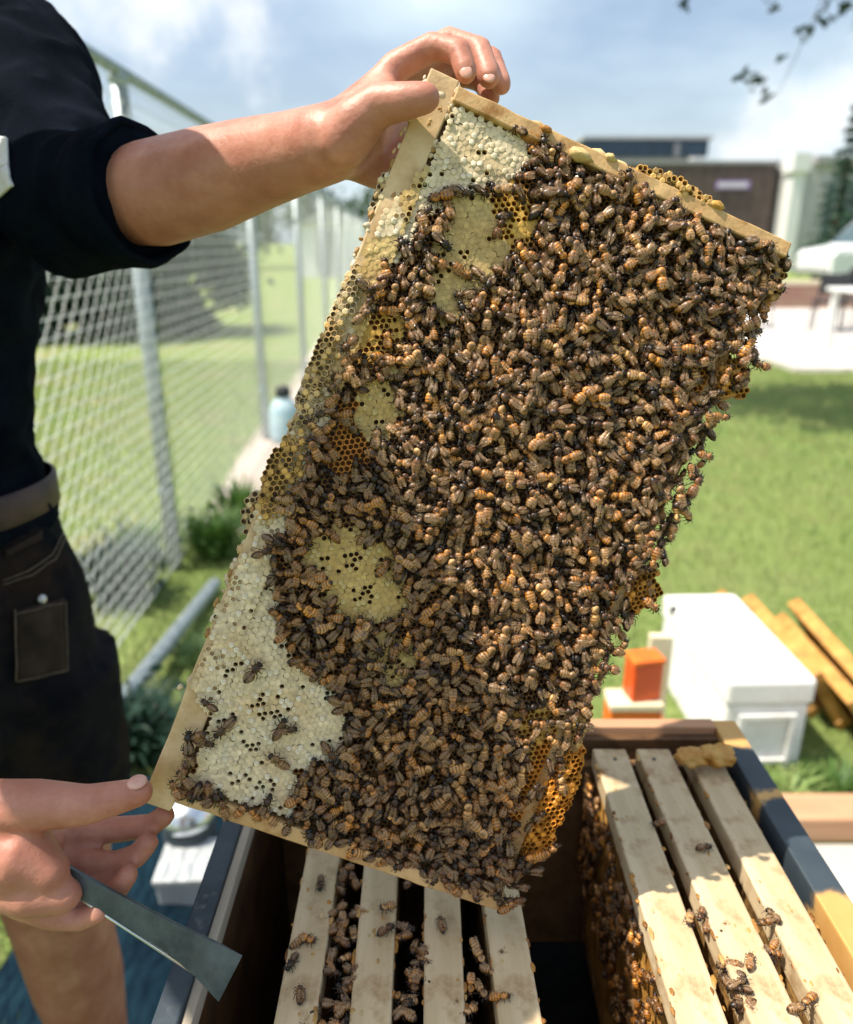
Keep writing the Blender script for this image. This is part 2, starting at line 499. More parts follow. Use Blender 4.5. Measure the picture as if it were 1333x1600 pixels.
    def build(s, name, mats, parent=None, smooth=False, bevel=0.0, bseg=2):
        o = bpy.data.objects.new(name, s.mesh(name, mats, smooth))
        COL.objects.link(o)
        if parent is not None:
            o.parent = parent
        if bevel:
            md = o.modifiers.new('bevel', 'BEVEL')
            md.width = bevel
            md.segments = bseg
            md.limit_method = 'ANGLE'
        return o

def tag(o, label=None, cat=None, group=None, kind=None):
    if label: o['label'] = label
    if cat: o['category'] = cat
    if group: o['group'] = group
    if kind: o['kind'] = kind
    return o

def empty(name, loc=(0, 0, 0), rot=None, label=None, cat=None, group=None):
    o = bpy.data.objects.new(name, None)
    COL.objects.link(o)
    o.empty_display_size = 0.05
    o.location = loc
    if rot is not None:
        o.rotation_euler = rot
    return tag(o, label, cat, group)

def obj_from(name, me, parent=None):
    o = bpy.data.objects.new(name, me)
    COL.objects.link(o)
    if parent is not None:
        o.parent = parent
    return o

def np_mesh(name, verts, faces, mat):
    """verts (n,3), faces (m,k) arrays of equal-size faces"""
    me = bpy.data.meshes.new(name)
    n, (m_, k) = len(verts), faces.shape
    me.vertices.add(n)
    me.vertices.foreach_set('co', np.asarray(verts, np.float32).ravel())
    me.loops.add(m_ * k)
    me.loops.foreach_set('vertex_index', faces.astype(np.int32).ravel())
    me.polygons.add(m_)
    me.polygons.foreach_set('loop_start', np.arange(0, m_ * k, k, dtype=np.int32))
    me.polygons.foreach_set('loop_total', np.full(m_, k, np.int32))
    for mm in (mat if isinstance(mat, list) else [mat]):
        me.materials.append(mm)
    me.update(calc_edges=True)
    me.validate()
    return me

def leaves(pts, size, mat, name, parent=None, flat=0.0, aspect=0.55):
    """pointed leaf quads at pts"""
    n = len(pts)
    d = rng.normal(size=(n, 3))
    d /= np.linalg.norm(d, axis=1)[:, None]
    e = rng.normal(size=(n, 3))
    e[:, 2] *= (1 - flat)
    e -= d * (e * d).sum(1)[:, None]
    e /= np.linalg.norm(e, axis=1)[:, None]
    s_ = size * (0.6 + 0.8 * rng.random(n))[:, None]
    a = pts - d * s_ * 0.5
    b = pts + e * s_ * aspect * 0.5
    c = pts + d * s_ * 0.5
    f = pts - e * s_ * aspect * 0.5
    v = np.stack([a, b, c, f], 1).reshape(-1, 3)
    return obj_from(name, np_mesh(name, v, np.arange(4 * n).reshape(n, 4), mat), parent)

def crown_points(c, r, n, clumps=26, spread=0.34):
    """points gathered in clumps that fill an ellipsoid, with gaps between them"""
    cc = rng.normal(size=(clumps, 3))
    cc /= np.linalg.norm(cc, axis=1)[:, None]
    cc *= (0.35 + 0.6 * rng.random(clumps) ** 0.5)[:, None]
    idx = rng.integers(0, clumps, n)
    p = cc[idx] + rng.normal(size=(n, 3)) * spread * (0.45 + 0.55 * rng.random(clumps))[idx][:, None] * 0.55
    return np.array(c) + p * np.array(r)

# ================================================================== SETTING
# lawn: one sheet to the horizon
g = MB()
xs = [-500, -60, -12, -6, -3, -1.5, 0, 1.5, 3, 6, 12, 60, 500]
ys = [-60, -8, -2, 0, 1, 2, 3, 4, 6, 8, 12, 20, 60, 900]
gv = [(x, y, 0.0) for y in ys for x in xs]
nx = len(xs)
gf = [(j * nx + i, j * nx + i + 1, (j + 1) * nx + i + 1, (j + 1) * nx + i) for j in range(len(ys) - 1) for i in range(nx - 1)]
g.add(gv, gf)
tag(g.build('lawn', MAT['lawn']), kind='structure', label='sunlit green lawn around the hive')

def blades(name, n, xr, yr, h, w, mat, mask=None, dens=None):
    x = rng.uniform(*xr, n)
    y = rng.uniform(*yr, n)
    if mask is not None:
        k = mask(x, y)
        x, y = x[k], y[k]
    n = len(x)
    th = rng.uniform(0, 2 * np.pi, n)
    hh = h * (0.45 + 0.9 * rng.random(n))
    lean = hh * rng.uniform(0.2, 0.9, n)
    lt = rng.uniform(0, 2 * np.pi, n)
    b0 = np.stack([x - w * np.cos(th), y - w * np.sin(th), np.zeros(n)], 1)
    b1 = np.stack([x + w * np.cos(th), y + w * np.sin(th), np.zeros(n)], 1)
    t = np.stack([x + lean * np.cos(lt), y + lean * np.sin(lt), hh], 1)
    v = np.stack([b0, b1, t], 1).reshape(-1, 3)
    return obj_from(name, np_mesh(name, v, np.arange(3 * n).reshape(n, 3), mat))

def lawn_mask(x, y):
    clear = ~((x > 0.75) & (y > 0.9) & (y < 1.42))
    clear &= ~((x > 4.0) & (y > 8.2))
    clear &= ~((np.abs(x + 0.98 + 0.03 * (y - 3)) < 0.12) & (y > 3.4))
    return clear
gr = blades('grass', 150000, (-4.5, 5.5), (0.8, 9.0), 0.05, 0.0028, MAT['grass_blade'], lawn_mask)
tag(gr, 'short green grass blades of the lawn', 'grass', kind='stuff')

# paved patio at the far right, its joints and slabs
pat = MB()
pat.span(3.9, 16.0, 8.2, 16.2, -0.1, 0.012)
patio = tag(pat.build('patio', MAT['concrete']), kind='structure')
sl = MB()
sl.span(-0.445, 0.445, -0.445, 0.445, 0, 0.03)
sl_me = sl.mesh('slab', MAT['concrete'])
k = 0
for ix in range(9):
    for iy in range(9):
        o = obj_from('slab', sl_me, patio)
        o.location = (4.4 + ix * 0.9, 8.7 + iy * 0.9, 0.006 + 0.003 * random.random())
tag(MB().span(0.80, 3.2, 0.55, 1.40, -0.05, 0.008).build('paving', MAT['concrete']), kind='structure')
tag(MB().add([(-1.10, 3.4, 0.004), (-0.86, 3.4, 0.004), (-0.92, 4.2, 0.006), (-1.0, 6, 0.006), (-1.1, 16, 0.006), (-1.75, 16, 0.006), (-1.22, 5, 0.006)],
             [(0, 1, 2, 3, 4, 5, 6)]).build('gravel_strip', MAT['gravel']), kind='structure')

# ------------------------------------------------------------------ far buildings
def window(parent, x0, x1, z0, z1, y, mframe, bars=1):
    f = MB()
    t = 0.09
    f.span(x0 - t, x0, y - 0.06, y + 0.05, z0 - t, z1 + t).span(x1, x1 + t, y - 0.06, y + 0.05, z0 - t, z1 + t)
    f.span(x0, x1, y - 0.06, y + 0.05, z0 - t, z0).span(x0, x1, y - 0.06, y + 0.05, z1, z1 + t)
    for i in range(bars):
        xm = x0 + (x1 - x0) * (i + 1) / (bars + 1)
        f.span(xm - 0.04, xm + 0.04, y - 0.05, y + 0.04, z0, z1)
    o = f.build('window', mframe, parent)
    MB().span(x0, x1, y - 0.01, y + 0.02, z0, z1).build('pane', MAT['glass'], o)
    return o

# dark clad building with a small purple sign
bd = empty('dark_building', (14.5, 41, 0), label='low dark brown flat roofed building with small purple sign', cat='building')
def rel(o_, mb, name, mats, **k):
    mb.v = [(p[0] - o_.location.x, p[1] - o_.location.y, p[2] - o_.location.z) for p in mb.v]
    return mb.build(name, mats, o_, **k)
rel(bd, MB().span(4, 16.75, 40.0, 52, 0, 4.85), 'wall', MAT['dark_wall'])
rel(bd, MB().span(3.9, 16.85, 39.9, 52, 4.852, 5.0), 'parapet', MAT['grey_trim'])
for i in range(22):
    x0 = 4.05 + i * 0.576
    rel(bd, MB().span(x0, x0 + 0.55, 39.94, 39.998, 0.3, 4.84), 'cladding_panel', MAT['dark_wall'])
sg = rel(bd, MB().span(13.9, 15.5, 39.88, 39.935, 3.75, 4.1), 'sign', MAT['sign'])
for i in range(7):
    rel(bd, MB().span(14.0 + i * 0.2, 14.14 + i * 0.2, 39.86, 39.879, 3.83, 4.02), 'sign_mark', MAT['white'])
window(bd, -8.5, -6.5, 1.0, 2.6, -1.12, MAT['grey_trim'], 2)
window(bd, -5.5, -3.5, 1.0, 2.6, -1.12, MAT['grey_trim'], 2)

# taller block behind with blue roof band
bb = empty('blue_roof_building', (13, 56, 0), label='pale block with dark blue roof band behind the dark building', cat='building')
rel(bb, MB().span(10.5, 18.0, 55, 62, 0, 6.6), 'wall', MAT['pale_wall'])
rel(bb, MB().span(10.2, 18.2, 54.6, 62, 6.602, 7.6), 'roof_band', MAT['navy_roof'])
rel(bb, MB().span(16.0, 16.35, 54.5, 54.598, 6.602, 7.4), 'pilaster', MAT['grey_trim'])
rel(bb, MB().span(10.0, 18.4, 54.4, 62, 7.602, 7.8), 'roof_edge', MAT['pale_wall'])
rel(bb, MB().span(17.0, 17.8, 53.9, 54.9, 5.2, 6.5), 'vent_box', MAT['white'])

# pale building with column and glazing
bp_ = empty('pale_building', (20, 39, 0), label='pale rendered building with white corner pillar and tall windows', cat='building')
rel(bp_, MB().span(17.0, 33, 39, 50, 0, 4.75), 'wall', MAT['pale_wall'])
rel(bp_, MB().span(16.95, 17.5, 38.6, 39.4, 0, 4.4), 'pillar', MAT['white'])
rel(bp_, MB().span(16.8, 17.6, 38.4, 39.6, 4.402, 5.2), 'pillar_cap', MAT['white'])
rel(bp_, MB().span(18.0, 33.2, 38.7, 50, 4.752, 5.1), 'cornice', MAT['grey_trim'])
for i in range(6):
    window(bp_, -1.3 + i * 2.2, 0.25 + i * 2.2, 0.6, 3.9, -0.07, MAT['pale_wall'], 2)
br = empty('red_roof_house', (27, 52, 0), label='house with a red tiled roof behind the spruce', cat='house')
rel(br, MB().span(24, 36, 50.5, 60, 0, 4.4), 'wall', MAT['pale_wall'])
rel(br, MB().add([(23.5, 50, 4.41), (36.5, 50, 4.41), (36.5, 61, 4.41), (23.5, 61, 4.41), (25, 55, 6.3), (35, 55, 6.3)],
                 [(0, 1, 5, 4), (1, 2, 5), (2, 3, 4, 5), (3, 0, 4), (0, 3, 2, 1)]), 'roof', MAT['red_roof'])
sh = empty('white_shed', (-3.2, 34, 0), label='small white shed far behind the wire fence', cat='shed')
rel(sh, MB().span(-5.0, -2.6, 32, 35, 0, 2.0), 'wall', MAT['white'])
rel(sh, MB().add([(-5.2, 31.8, 2.0), (-2.4, 31.8, 2.0), (-2.4, 35.2, 2.0), (-5.2, 35.2, 2.0), (-3.8, 31.8, 2.55), (-3.8, 35.2, 2.55)],
                 [(0, 4, 5, 3), (1, 2, 5, 4), (0, 1, 4), (2, 3, 5), (0, 3, 2, 1)]), 'roof', MAT['grey_trim'])
rel(sh, MB().span(-4.3, -3.5, 31.94, 31.998, 0.02, 1.8), 'door', MAT['grey_trim'])

# low brick wall in front of the car park, brick by brick where it is seen
bw = empty('low_brick_wall', (9, 16.4, 0), label='low tan brick wall along the back of the patio', cat='wall')
rel(bw, MB().span(5.6, 14.0, 16.33, 16.57, 0, 0.50), 'mortar_core', MAT['mortar'])
rel(bw, MB().span(5.5, 14.1, 16.27, 16.63, 0.502, 0.58), 'coping', MAT['cream'])
bk = MB().span(-0.15, 0.15, -0.02, 0.02, -0.038, 0.038)
bkm = [bk.mesh('brick', MAT['brick']), bk.mesh('brick', MAT['brick_red'])]
for r_ in range(5):
    for i in range(26):
        o = obj_from('brick', bkm[random.random() < 0.4], bw)
        o.location = (5.8 + i * 0.315 + (r_ % 2) * 0.157 - 9, 16.325 - 16.4, 0.055 + r_ * 0.095)
rel(bw, MB().span(9.55, 9.85, 16.2, 16.268, 0.0, 0.62), 'pier', MAT['bark'])

# white van parked beyond the wall
def wheel(parent, x, y, r, side):
    w = MB().lathe([(r * 0.55, -0.11), (r * 0.94, -0.11), (r, -0.07), (r, 0.07), (r * 0.94, 0.11), (r * 0.55, 0.11)], (x, y, r), 24, Matrix.Rotation(math.pi / 2, 3, 'X')).build('wheel', MAT['tyre'], parent, smooth=True)
    MB().lathe([(0.05, -0.02), (r * 0.54, -0.02), (r * 0.56, 0.02), (0.05, 0.05)], (x, y + side * 0.105, r), 16, Matrix.Rotation(math.pi / 2, 3, 'X')).build('rim', MAT['rim'], w)
van = empty('parked_van', (12.2, 25.5, 0), (0, 0, math.radians(8)), 'white van parked beyond the low brick wall', 'van')
prof = [(0.0, 0.35), (0.0, 0.95), (0.12, 1.08), (1.0, 1.25), (1.75, 1.95), (2.1, 2.08), (5.0, 2.1), (5.15, 1.9), (5.2, 0.4)]
vb = MB()
npf = len(prof)
for yy, ins in ((-0.95, 0), (-0.90, 0), (0.90, 0), (0.95, 0)):
    sc_ = 0.985 if abs(yy) > .93 else 1.0
    vb.v.extend([(2.6 + (x - 2.6) * sc_, yy * (1 if z < 1.2 else 0.9), 0.35 + (z - 0.35) * sc_) for x, z in prof])
for r_ in range(3):
    for i in range(npf):
        j = (i + 1) % npf
        vb.f.append((r_ * npf + i, r_ * npf + j, (r_ + 1) * npf + j, (r_ + 1) * npf + i))
vb.f.append(tuple(range(npf - 1, -1, -1)))
vb.f.append(tuple(3 * npf + i for i in range(npf)))
vb.m = [0] * len(vb.f)
vb.build('body', MAT['car_paint'], van, bevel=0.04)
MB().add([(1.03, -0.76, 1.31), (1.03, 0.76, 1.31), (1.71, 0.72, 1.94), (1.71, -0.72, 1.94), (1.08, -0.76, 1.25), (1.08, 0.76, 1.25), (1.76, 0.72, 1.88), (1.76, -0.72, 1.88)],
         [(0, 3, 2, 1), (4, 5, 6, 7), (0, 1, 5, 4), (1, 2, 6, 5), (2, 3, 7, 6), (3, 0, 4, 7)]).build('windscreen', MAT['glass'], van)
for s_ in (-1, 1):
    MB().add([(1.45, s_ * 0.875, 1.3), (2.5, s_ * 0.875, 1.3), (2.5, s_ * 0.875, 1.9), (1.95, s_ * 0.875, 1.9)] + [(1.45, s_ * 0.84, 1.3), (2.5, s_ * 0.84, 1.3), (2.5, s_ * 0.84, 1.9), (1.95, s_ * 0.84, 1.9)],
             [(0, 1, 2, 3), (7, 6, 5, 4), (0, 4, 5, 1), (1, 5, 6, 2), (2, 6, 7, 3), (3, 7, 4, 0)]).build('side_window', MAT['glass'], van)
    for x_ in (0.95, 4.2):
        wheel(van, x_, s_ * 0.86, 0.34, s_)
    MB().ellipsoid((0.06, s_ * 0.7, 0.82), (0.07, 0.16, 0.1), 12, 8).build('headlight', MAT['rim'], van, smooth=True)
    MB().box((1.35, s_ * 1.0, 1.25), (0.1, 0.18, 0.16)).build('mirror', MAT['black_plastic'], van, bevel=0.02)
MB().box((0.0, 0, 0.5), (0.1, 1.7, 0.2)).build('bumper', MAT['grey_trim'], van, bevel=0.03)

# patio furniture
def table(loc, label):
    t = empty('patio_table', loc, (0, 0, 0.1), label, 'table')
    MB().box((0, 0, 0.73), (1.5, 0.8, 0.045)).build('tabletop', MAT['white'], t, bevel=0.01)
    for sx in (-1, 1):
        for sy in (-1, 1):
            MB().box((sx * 0.66, sy * 0.32, 0.353), (0.07, 0.07, 0.705)).build('leg', MAT['white'], t, bevel=0.006)
    return t
table((5.75, 9.6, 0.036), 'white patio table with square legs at the edge of the grass')
def chair(loc, rz, label):
    c = empty('patio_chair', loc, (0, 0, rz), label, 'chair', 'dark patio chairs')
    MB().box((0, 0, 0.44), (0.44, 0.44, 0.035)).build('seat', MAT['black_plastic'], c, bevel=0.008)
    MB().box((0, 0.2, 0.68), (0.42, 0.03, 0.30), Matrix.Rotation(-0.15, 3, 'X')).build('backrest', MAT['black_plastic'], c, bevel=0.008)
    for sx in (-1, 1):
        for sy in (-1, 1):
            top = 0.6 if sy > 0 else 0.42
            MB().tube([(sx * 0.21, sy * 0.21, 0), (sx * 0.19, sy * 0.19, top)], 0.014, 8).build('leg', MAT['black_plastic'], c)
chair((5.2, 12.6, 0.036), 0.3, 'dark patio chair nearest to the bee frame')
chair((6.1, 12.0, 0.036), -0.6, 'dark patio chair standing between the table and the other chairs')
chair((6.75, 12.4, 0.036), 0.1, 'dark patio chair behind the white table legs')
chair((7.5, 12.9, 0.036), 1.4, 'dark patio chair farthest right on the patio')

# ------------------------------------------------------------------ trees
def spruce(x, y, h, r, label):
    t = empty('spruce_tree', (x, y, 0), label=label, cat='tree')
    MB().tube([(0, 0, 0), (0, 0, h * 0.6), (0, 0, h * 0.97)], [0.13, 0.07, 0.01], 8).build('trunk', MAT['bark'], t)
    pts = []
    for lev in range(17):
        f = lev / 16
        z = h * (0.08 + 0.92 * f)
        rr = r * (1 - f) ** 0.75 + 0.06
        for k_ in range(int(16 - 7 * f)):
            a = random.uniform(0, 6.283)
            L_ = rr * random.uniform(0.65, 1.1)
            for q in range(34):
                u = random.random() ** 0.7
                pts.append((math.cos(a) * L_ * u + random.gauss(0, .05), math.sin(a) * L_ * u + random.gauss(0, .05), z - 0.35 * L_ * u + random.gauss(0, .04)))
    leaves(np.array(pts), 0.17, MAT['spruce'], 'crown', t, aspect=0.4)
    return t
spruce(16.5, 33, 6.2, 1.15, 'tall narrow blue green spruce in front of the pale building')

def bush(name, x, y, r, h, n, mat, label, cat='bush', leafsize=0.12, group=None, clumps=24, base=0.0):
    t = empty(name, (x, y, 0), label=label, cat=cat, group=group)
    st = MB()
    for k_ in range(6):
        a = random.uniform(0, 6.28)
        st.tube([(0.04 * math.cos(a), 0.04 * math.sin(a), 0), (0.3 * r * math.cos(a), 0.3 * r * math.sin(a), h * 0.45), (0.6 * r * math.cos(a + .3), 0.6 * r * math.sin(a + .3), h * 0.8)], [0.035, 0.02, 0.006], 6)
    st.build('trunk', MAT['bark'], t)
    leaves(crown_points((0, 0, base + (h - base) * 0.52), (r, r, (h - base) * 0.52), n, clumps), leafsize, mat, 'crown', t)
    return t
bush('leafy_bush', 18.6, 32.5, 1.5, 2.9, 2600, MAT['leaf'], 'rounded green bush at the foot of the spruce', leafsize=0.2)
# dark shrubs at the far side of the dry field on the left
for i, (x, y, r, h) in enumerate([(-7.6, 11.6, 1.1, 2.5), (-5.9, 11.2, 0.95, 2.4), (-4.6, 11.4, 0.8, 2.2), (-3.7, 12.2, 0.75, 2.0)]):
    bush('dark_shrub', x, y, r * 1.25, h, 9000, MAT['leaf_dark'],
         ['leftmost dark green shrub behind the beekeeper', 'dark green shrub seen through the fence beside the shirt', 'dark shrub seen just left of the near fence post',
          'small dark shrub directly behind the near fence post'][i], 'shrub', 0.17, 'shrubs beyond the dry grass', 26)
# distant trees on the horizon
far = [(-9.5, 44, 2.6, 6.6), (-6.6, 52, 2.3, 5.0), (-3.2, 50, 2.2, 4.8), (-0.6, 46, 2.2, 4.6), (3.2, 55, 2.8, 5.4)]
for i, (x, y, r, h) in enumerate(far):
    bush('distant_tree', x, y, r, h, 1700, MAT['leaf_dark'] if i % 2 else MAT['leaf'],
         ['distant tree whose top shows above the forearm', 'distant tree just right of the white shed under the wrist', 'distant dark tree below the raised wrist',
          'distant tree half hidden by the comb edge', 'distant tree behind the bee frame'][i], 'tree', 0.34, 'trees on the horizon', 20, 0.4)

# broad tree at the right: trunk outside the picture, crown above it, a twig of leaves hanging into view
tr = empty('shade_tree', (5.1, 8.0, 0), label='leafy tree whose twigs hang into the top right corner and shade the grass', cat='tree')
def rl(p): return (p[0] - 5.1, p[1] - 8.0, p[2])
MB().tube([rl(p) for p in [(5.1, 8.0, 0), (5.1, 7.95, 1.2), (4.95, 7.8, 2.6), (4.6, 7.6, 3.9), (4.1, 7.4, 5.0)]], [0.24, 0.18, 0.15, 0.11, 0.05], 12).build('trunk', MAT['bark'], tr, smooth=True)
for pts, r0 in [([(4.95, 7.8, 2.7), (4.2, 7.4, 3.7), (2.9, 6.8, 4.3), (1.4, 6.2, 4.6)], 0.08), ([(4.7, 7.65, 3.6), (5.3, 7.2, 4.6), (6.0, 7.0, 5.0)], 0.07),
                ([(4.2, 7.4, 3.7), (3.6, 6.5, 4.2), (2.6, 6.0, 4.4)], 0.05), ([(3.3, 6.9, 4.1), (3.1, 6.9, 3.2), (2.9, 6.9, 2.65), (2.8, 6.9, 2.4)], 0.007),
                ([(3.9, 7.1, 3.85), (3.5, 7.0, 3.2), (3.3, 6.9, 2.85)], 0.007), ([(4.6, 7.6, 3.9), (4.4, 8.2, 4.8), (4.0, 8.7, 5.2)], 0.05)]:
    MB().tube([rl(p) for p in pts], [r0 * (1 - 0.8 * i / (len(pts) - 1)) for i in range(len(pts))], 8).build('limb', MAT['bark'], tr, smooth=True)
leaves(crown_points(rl((2.2, 6.1, 4.7)), (2.5, 1.25, 0.7), 8500, 44, 0.32), 0.12, MAT['leaf'], 'crown', tr)
# hanging sprays
sp = []
for px, py, nn, sg_ in [(1190, 128, 9, 9), (1160, 118, 7, 10), (1250, 55, 6, 9), (1210, 12, 4, 8), (1318, 14, 12, 16), (1070, 8, 4, 8), (1285, 25, 5, 10), (1222, 88, 2, 3), (1195, 150, 3, 6)]:
    for q in range(nn):
        sp.append(np.array(rl(PY(px + random.gauss(0, sg_), py + random.gauss(0, sg_ * .7), 6.9 + random.uniform(-.15, .15)))))
lf = MB().add([(-.05, 0, 0), (-.02, .022, .004), (.02, .02, .004), (.055, 0, -.006), (.02, -.02, .004), (-.02, -.022, .004)], [(0, 5, 4, 3), (0, 3, 2, 1)])
lf_me = lf.mesh('leaf', MAT['leaf_dark'])
for q in sp:
    o = obj_from('leaf', lf_me, tr)
    o.location = q
    o.rotation_euler = (random.uniform(-1, 1), random.uniform(-1, 1), random.uniform(0, 6.28))
    k_ = random.uniform(.8, 1.3)
    o.scale = (k_, k_, k_)

# ------------------------------------------------------------------ chain link fence
FH = 1.86
def fx(y): return -1.06 - (y - 2.98) * 0.028
fence = empty('chain_link_fence', (fx(2.98), 2.98, 0), label='tall galvanised chain link fence with round posts running away on the left', cat='fence')
def rf(p): return (p[0] - fence.location.x, p[1] - fence.location.y, p[2])
posts_y = [0.75, 2.98, 5.25, 7.5, 9.8, 12.1, 14.4, 16.7, 19.0]
for i, y in enumerate(posts_y):
    po = MB().tube([rf((fx(y), y, -0.2)), rf((fx(y), y, FH - 0.03))], 0.030, 14).build('post', MAT['galv'], fence, smooth=True)
    MB().ellipsoid(rf((fx(y), y, FH - 0.028)), (0.036, 0.036, 0.03), 12, 6).build('post_cap', MAT['galv'], po, smooth=True)
    if i < 4:
        for z in (0.35, 0.95, 1.5):
            MB().lathe([(0.0335, -0.011), (0.0345, -0.008), (0.0345, 0.008), (0.0335, 0.011)], rf((fx(y), y, z)), 14).build('clamp', MAT['galv'], po)
MB().tube([rf((fx(-1), -1, FH)), rf((fx(19.05), 19.05, FH))], 0.021, 10).build('top_rail', MAT['galv'], fence, smooth=True)
MB().tube([rf((fx(-1) + .03, -1, 0.06)), rf((fx(19) + .03, 19, 0.06))], 0.0022, 5).build('tension_wire', MAT['wire'], fence)
wm = MB()
S0, S1, DZ = -1.0, 19.0, FH - 0.07
s_ = S0 - DZ
while s_ < S1:
    for sgn in (1, -1):
        a, b = (s_, 0.05), (s_ + DZ, 0.05 + DZ)
        if sgn < 0:
            a, b = (s_ + DZ, 0.05), (s_, 0.05 + DZ)
        # clip to the fence run
        def clip(a, b):
            (y0, z0), (y1, z1) = a, b
            out = []
            for (yy, zz) in (a, b):
                yc = min(max(yy, S0), S1)
                t = (yc - y0) / (y1 - y0)
                out.append((yc, z0 + (z1 - z0) * t))
            return out
        (y0, z0), (y1, z1) = clip(a, b)
        if abs(y1 - y0) > 0.02:
            off = 0.032 + 0.0018 * sgn
            wm.tube([rf((fx(y0) + off, y0, z0)), rf((fx(y1) + off, y1, z1))], 0.0009, 4, cap=False)
    s_ += 0.078
tag(wm.build('wire_mesh', MAT['wire'], fence), kind='stuff')
for k_ in range(36):
    z = 0.07 + k_ * 0.0495
    MB().tube([rf((fx(-1) + .036, -1, z)), rf((fx(19) + .036, 19, z))], 0.0015, 5, cap=False).build('line_wire', MAT['line_wire'], fence)

# galvanised pipe lying along the fence foot
pp0, pp1 = PZ(182, 1106, 0.10), PZ(336, 912, 0.03)
pipe = MB()
pipe.tube([pp0, pp1], 0.026, 16, cap=False)
pipe.tube([pp1, pp0], 0.022, 16, cap=False)
for q, d in ((pp0, -1), (pp1, 1)):
    pass
tag(pipe.build('metal_pipe', MAT['galv'], smooth=True), 'loose galvanised pipe lying on the grass beside the beekeeper', 'pipe')
tag(MB().ellipsoid((pp0[0], pp0[1] + 0.05, 0.035), (0.11, 0.08, 0.042), 14, 8, noise_amp=.4, noise_scale=2).build('stone', MAT['gravel'], smooth=True),
    'grey stone under the near end of the loose pipe', 'stone')

# pale blue canister with black cap by the fence
cb = PZ(447, 690, 0.0)
cn = empty('water_canister', cb, label='pale blue canister with black cap standing at the fence foot', cat='canister')
MB().lathe([(0.07, 0.0), (0.10, 0.01), (0.105, 0.05), (0.10, 0.22), (0.075, 0.285), (0.035, 0.31), (0.035, 0.325)], seg=20).build('body', MAT['blue_plastic'], cn, smooth=True)
MB().lathe([(0.05, 0.318), (0.052, 0.33), (0.05, 0.375), (0.03, 0.385)], seg=16).build('cap', MAT['black_plastic'], cn, smooth=True)
MB().tube([(0.09, 0, 0.22), (0.16, 0, 0.24), (0.16, 0, 0.1), (0.1, 0, 0.08)], 0.011, 8).build('handle', MAT['black_plastic'], cn, smooth=True)

# weeds and tall grass tufts at the fence foot
def weed(px, py, h, r, n, mat, label, w=0.006):
    b = PZ(px, py, 0)
    t = empty('weed_clump', b, label=label, cat='plant', group='weeds along the fence')
    a = rng.uniform(0, 6.283, n)
    rr = r * 0.5 * rng.random(n)
    hh = h * (0.5 + 0.5 * rng.random(n))
    ou = r * (0.3 + 0.9 * rng.random(n))
    x0, y0 = rr * np.cos(a), rr * np.sin(a)
    xm, ym = x0 + 0.4 * ou * np.cos(a), y0 + 0.4 * ou * np.sin(a)
    xt, yt = x0 + ou * np.cos(a), y0 + ou * np.sin(a)
    nx_, ny_ = -np.sin(a) * w, np.cos(a) * w
    z = np.zeros(n)
    v = np.stack([np.stack([x0 - nx_, y0 - ny_, z], 1), np.stack([x0 + nx_, y0 + ny_, z], 1), np.stack([xm + nx_, ym + ny_, hh * .7], 1), np.stack([xm - nx_, ym - ny_, hh * .7], 1),
                  np.stack([xt, yt, hh * .95], 1)], 1).reshape(-1, 3)
    i0 = np.arange(n)[:, None] * 5
    f = np.concatenate([i0 + np.array([[0, 1, 2]]), i0 + np.array([[0, 2, 3]]), i0 + np.array([[3, 2, 4]])])
    obj_from('blade_tuft', np_mesh('blade_tuft', v, f, mat), t)
    if mat is MAT['leaf_dark'] or h > 0.22:
        leaves(np.array([0, 0, h * .4]) + rng.normal(size=(n, 3)) * np.array([r * .5, r * .5, h * .22]), 0.05, mat, 'foliage', t)
weed(190, 935, 0.26, 0.16, 240, MAT['leaf_dark'], 'dark leafy weed clump beside the shorts pocket')
weed(335, 870, 0.24, 0.15, 220, MAT['leaf_bright'], 'bright green weed clump right of the near fence post')
weed(372, 812, 0.22, 0.14, 160, MAT['leaf_bright'], 'bright weed clump closest to the amber comb edge')
weed(222, 870, 0.18, 0.14, 160, MAT['leaf_bright'], 'light green grass tuft left of the near fence post')
weed(215, 1180, 0.18, 0.14, 200, MAT['leaf_dark'], 'dark grass tuft below the end of the pipe')
weed(318, 1030, 0.07, 0.10, 120, MAT['leaf'], 'green grass tuft between the pipe and the pale comb')
weed(1235, 1240, 0.045, 0.10, 120, MAT['grass_blade'], 'short grass tuft in front of the white box', 0.003)
weed(1310, 1232, 0.05, 0.10, 120, MAT['leaf_bright'], 'short grass tuft under the golden frames', 0.003)

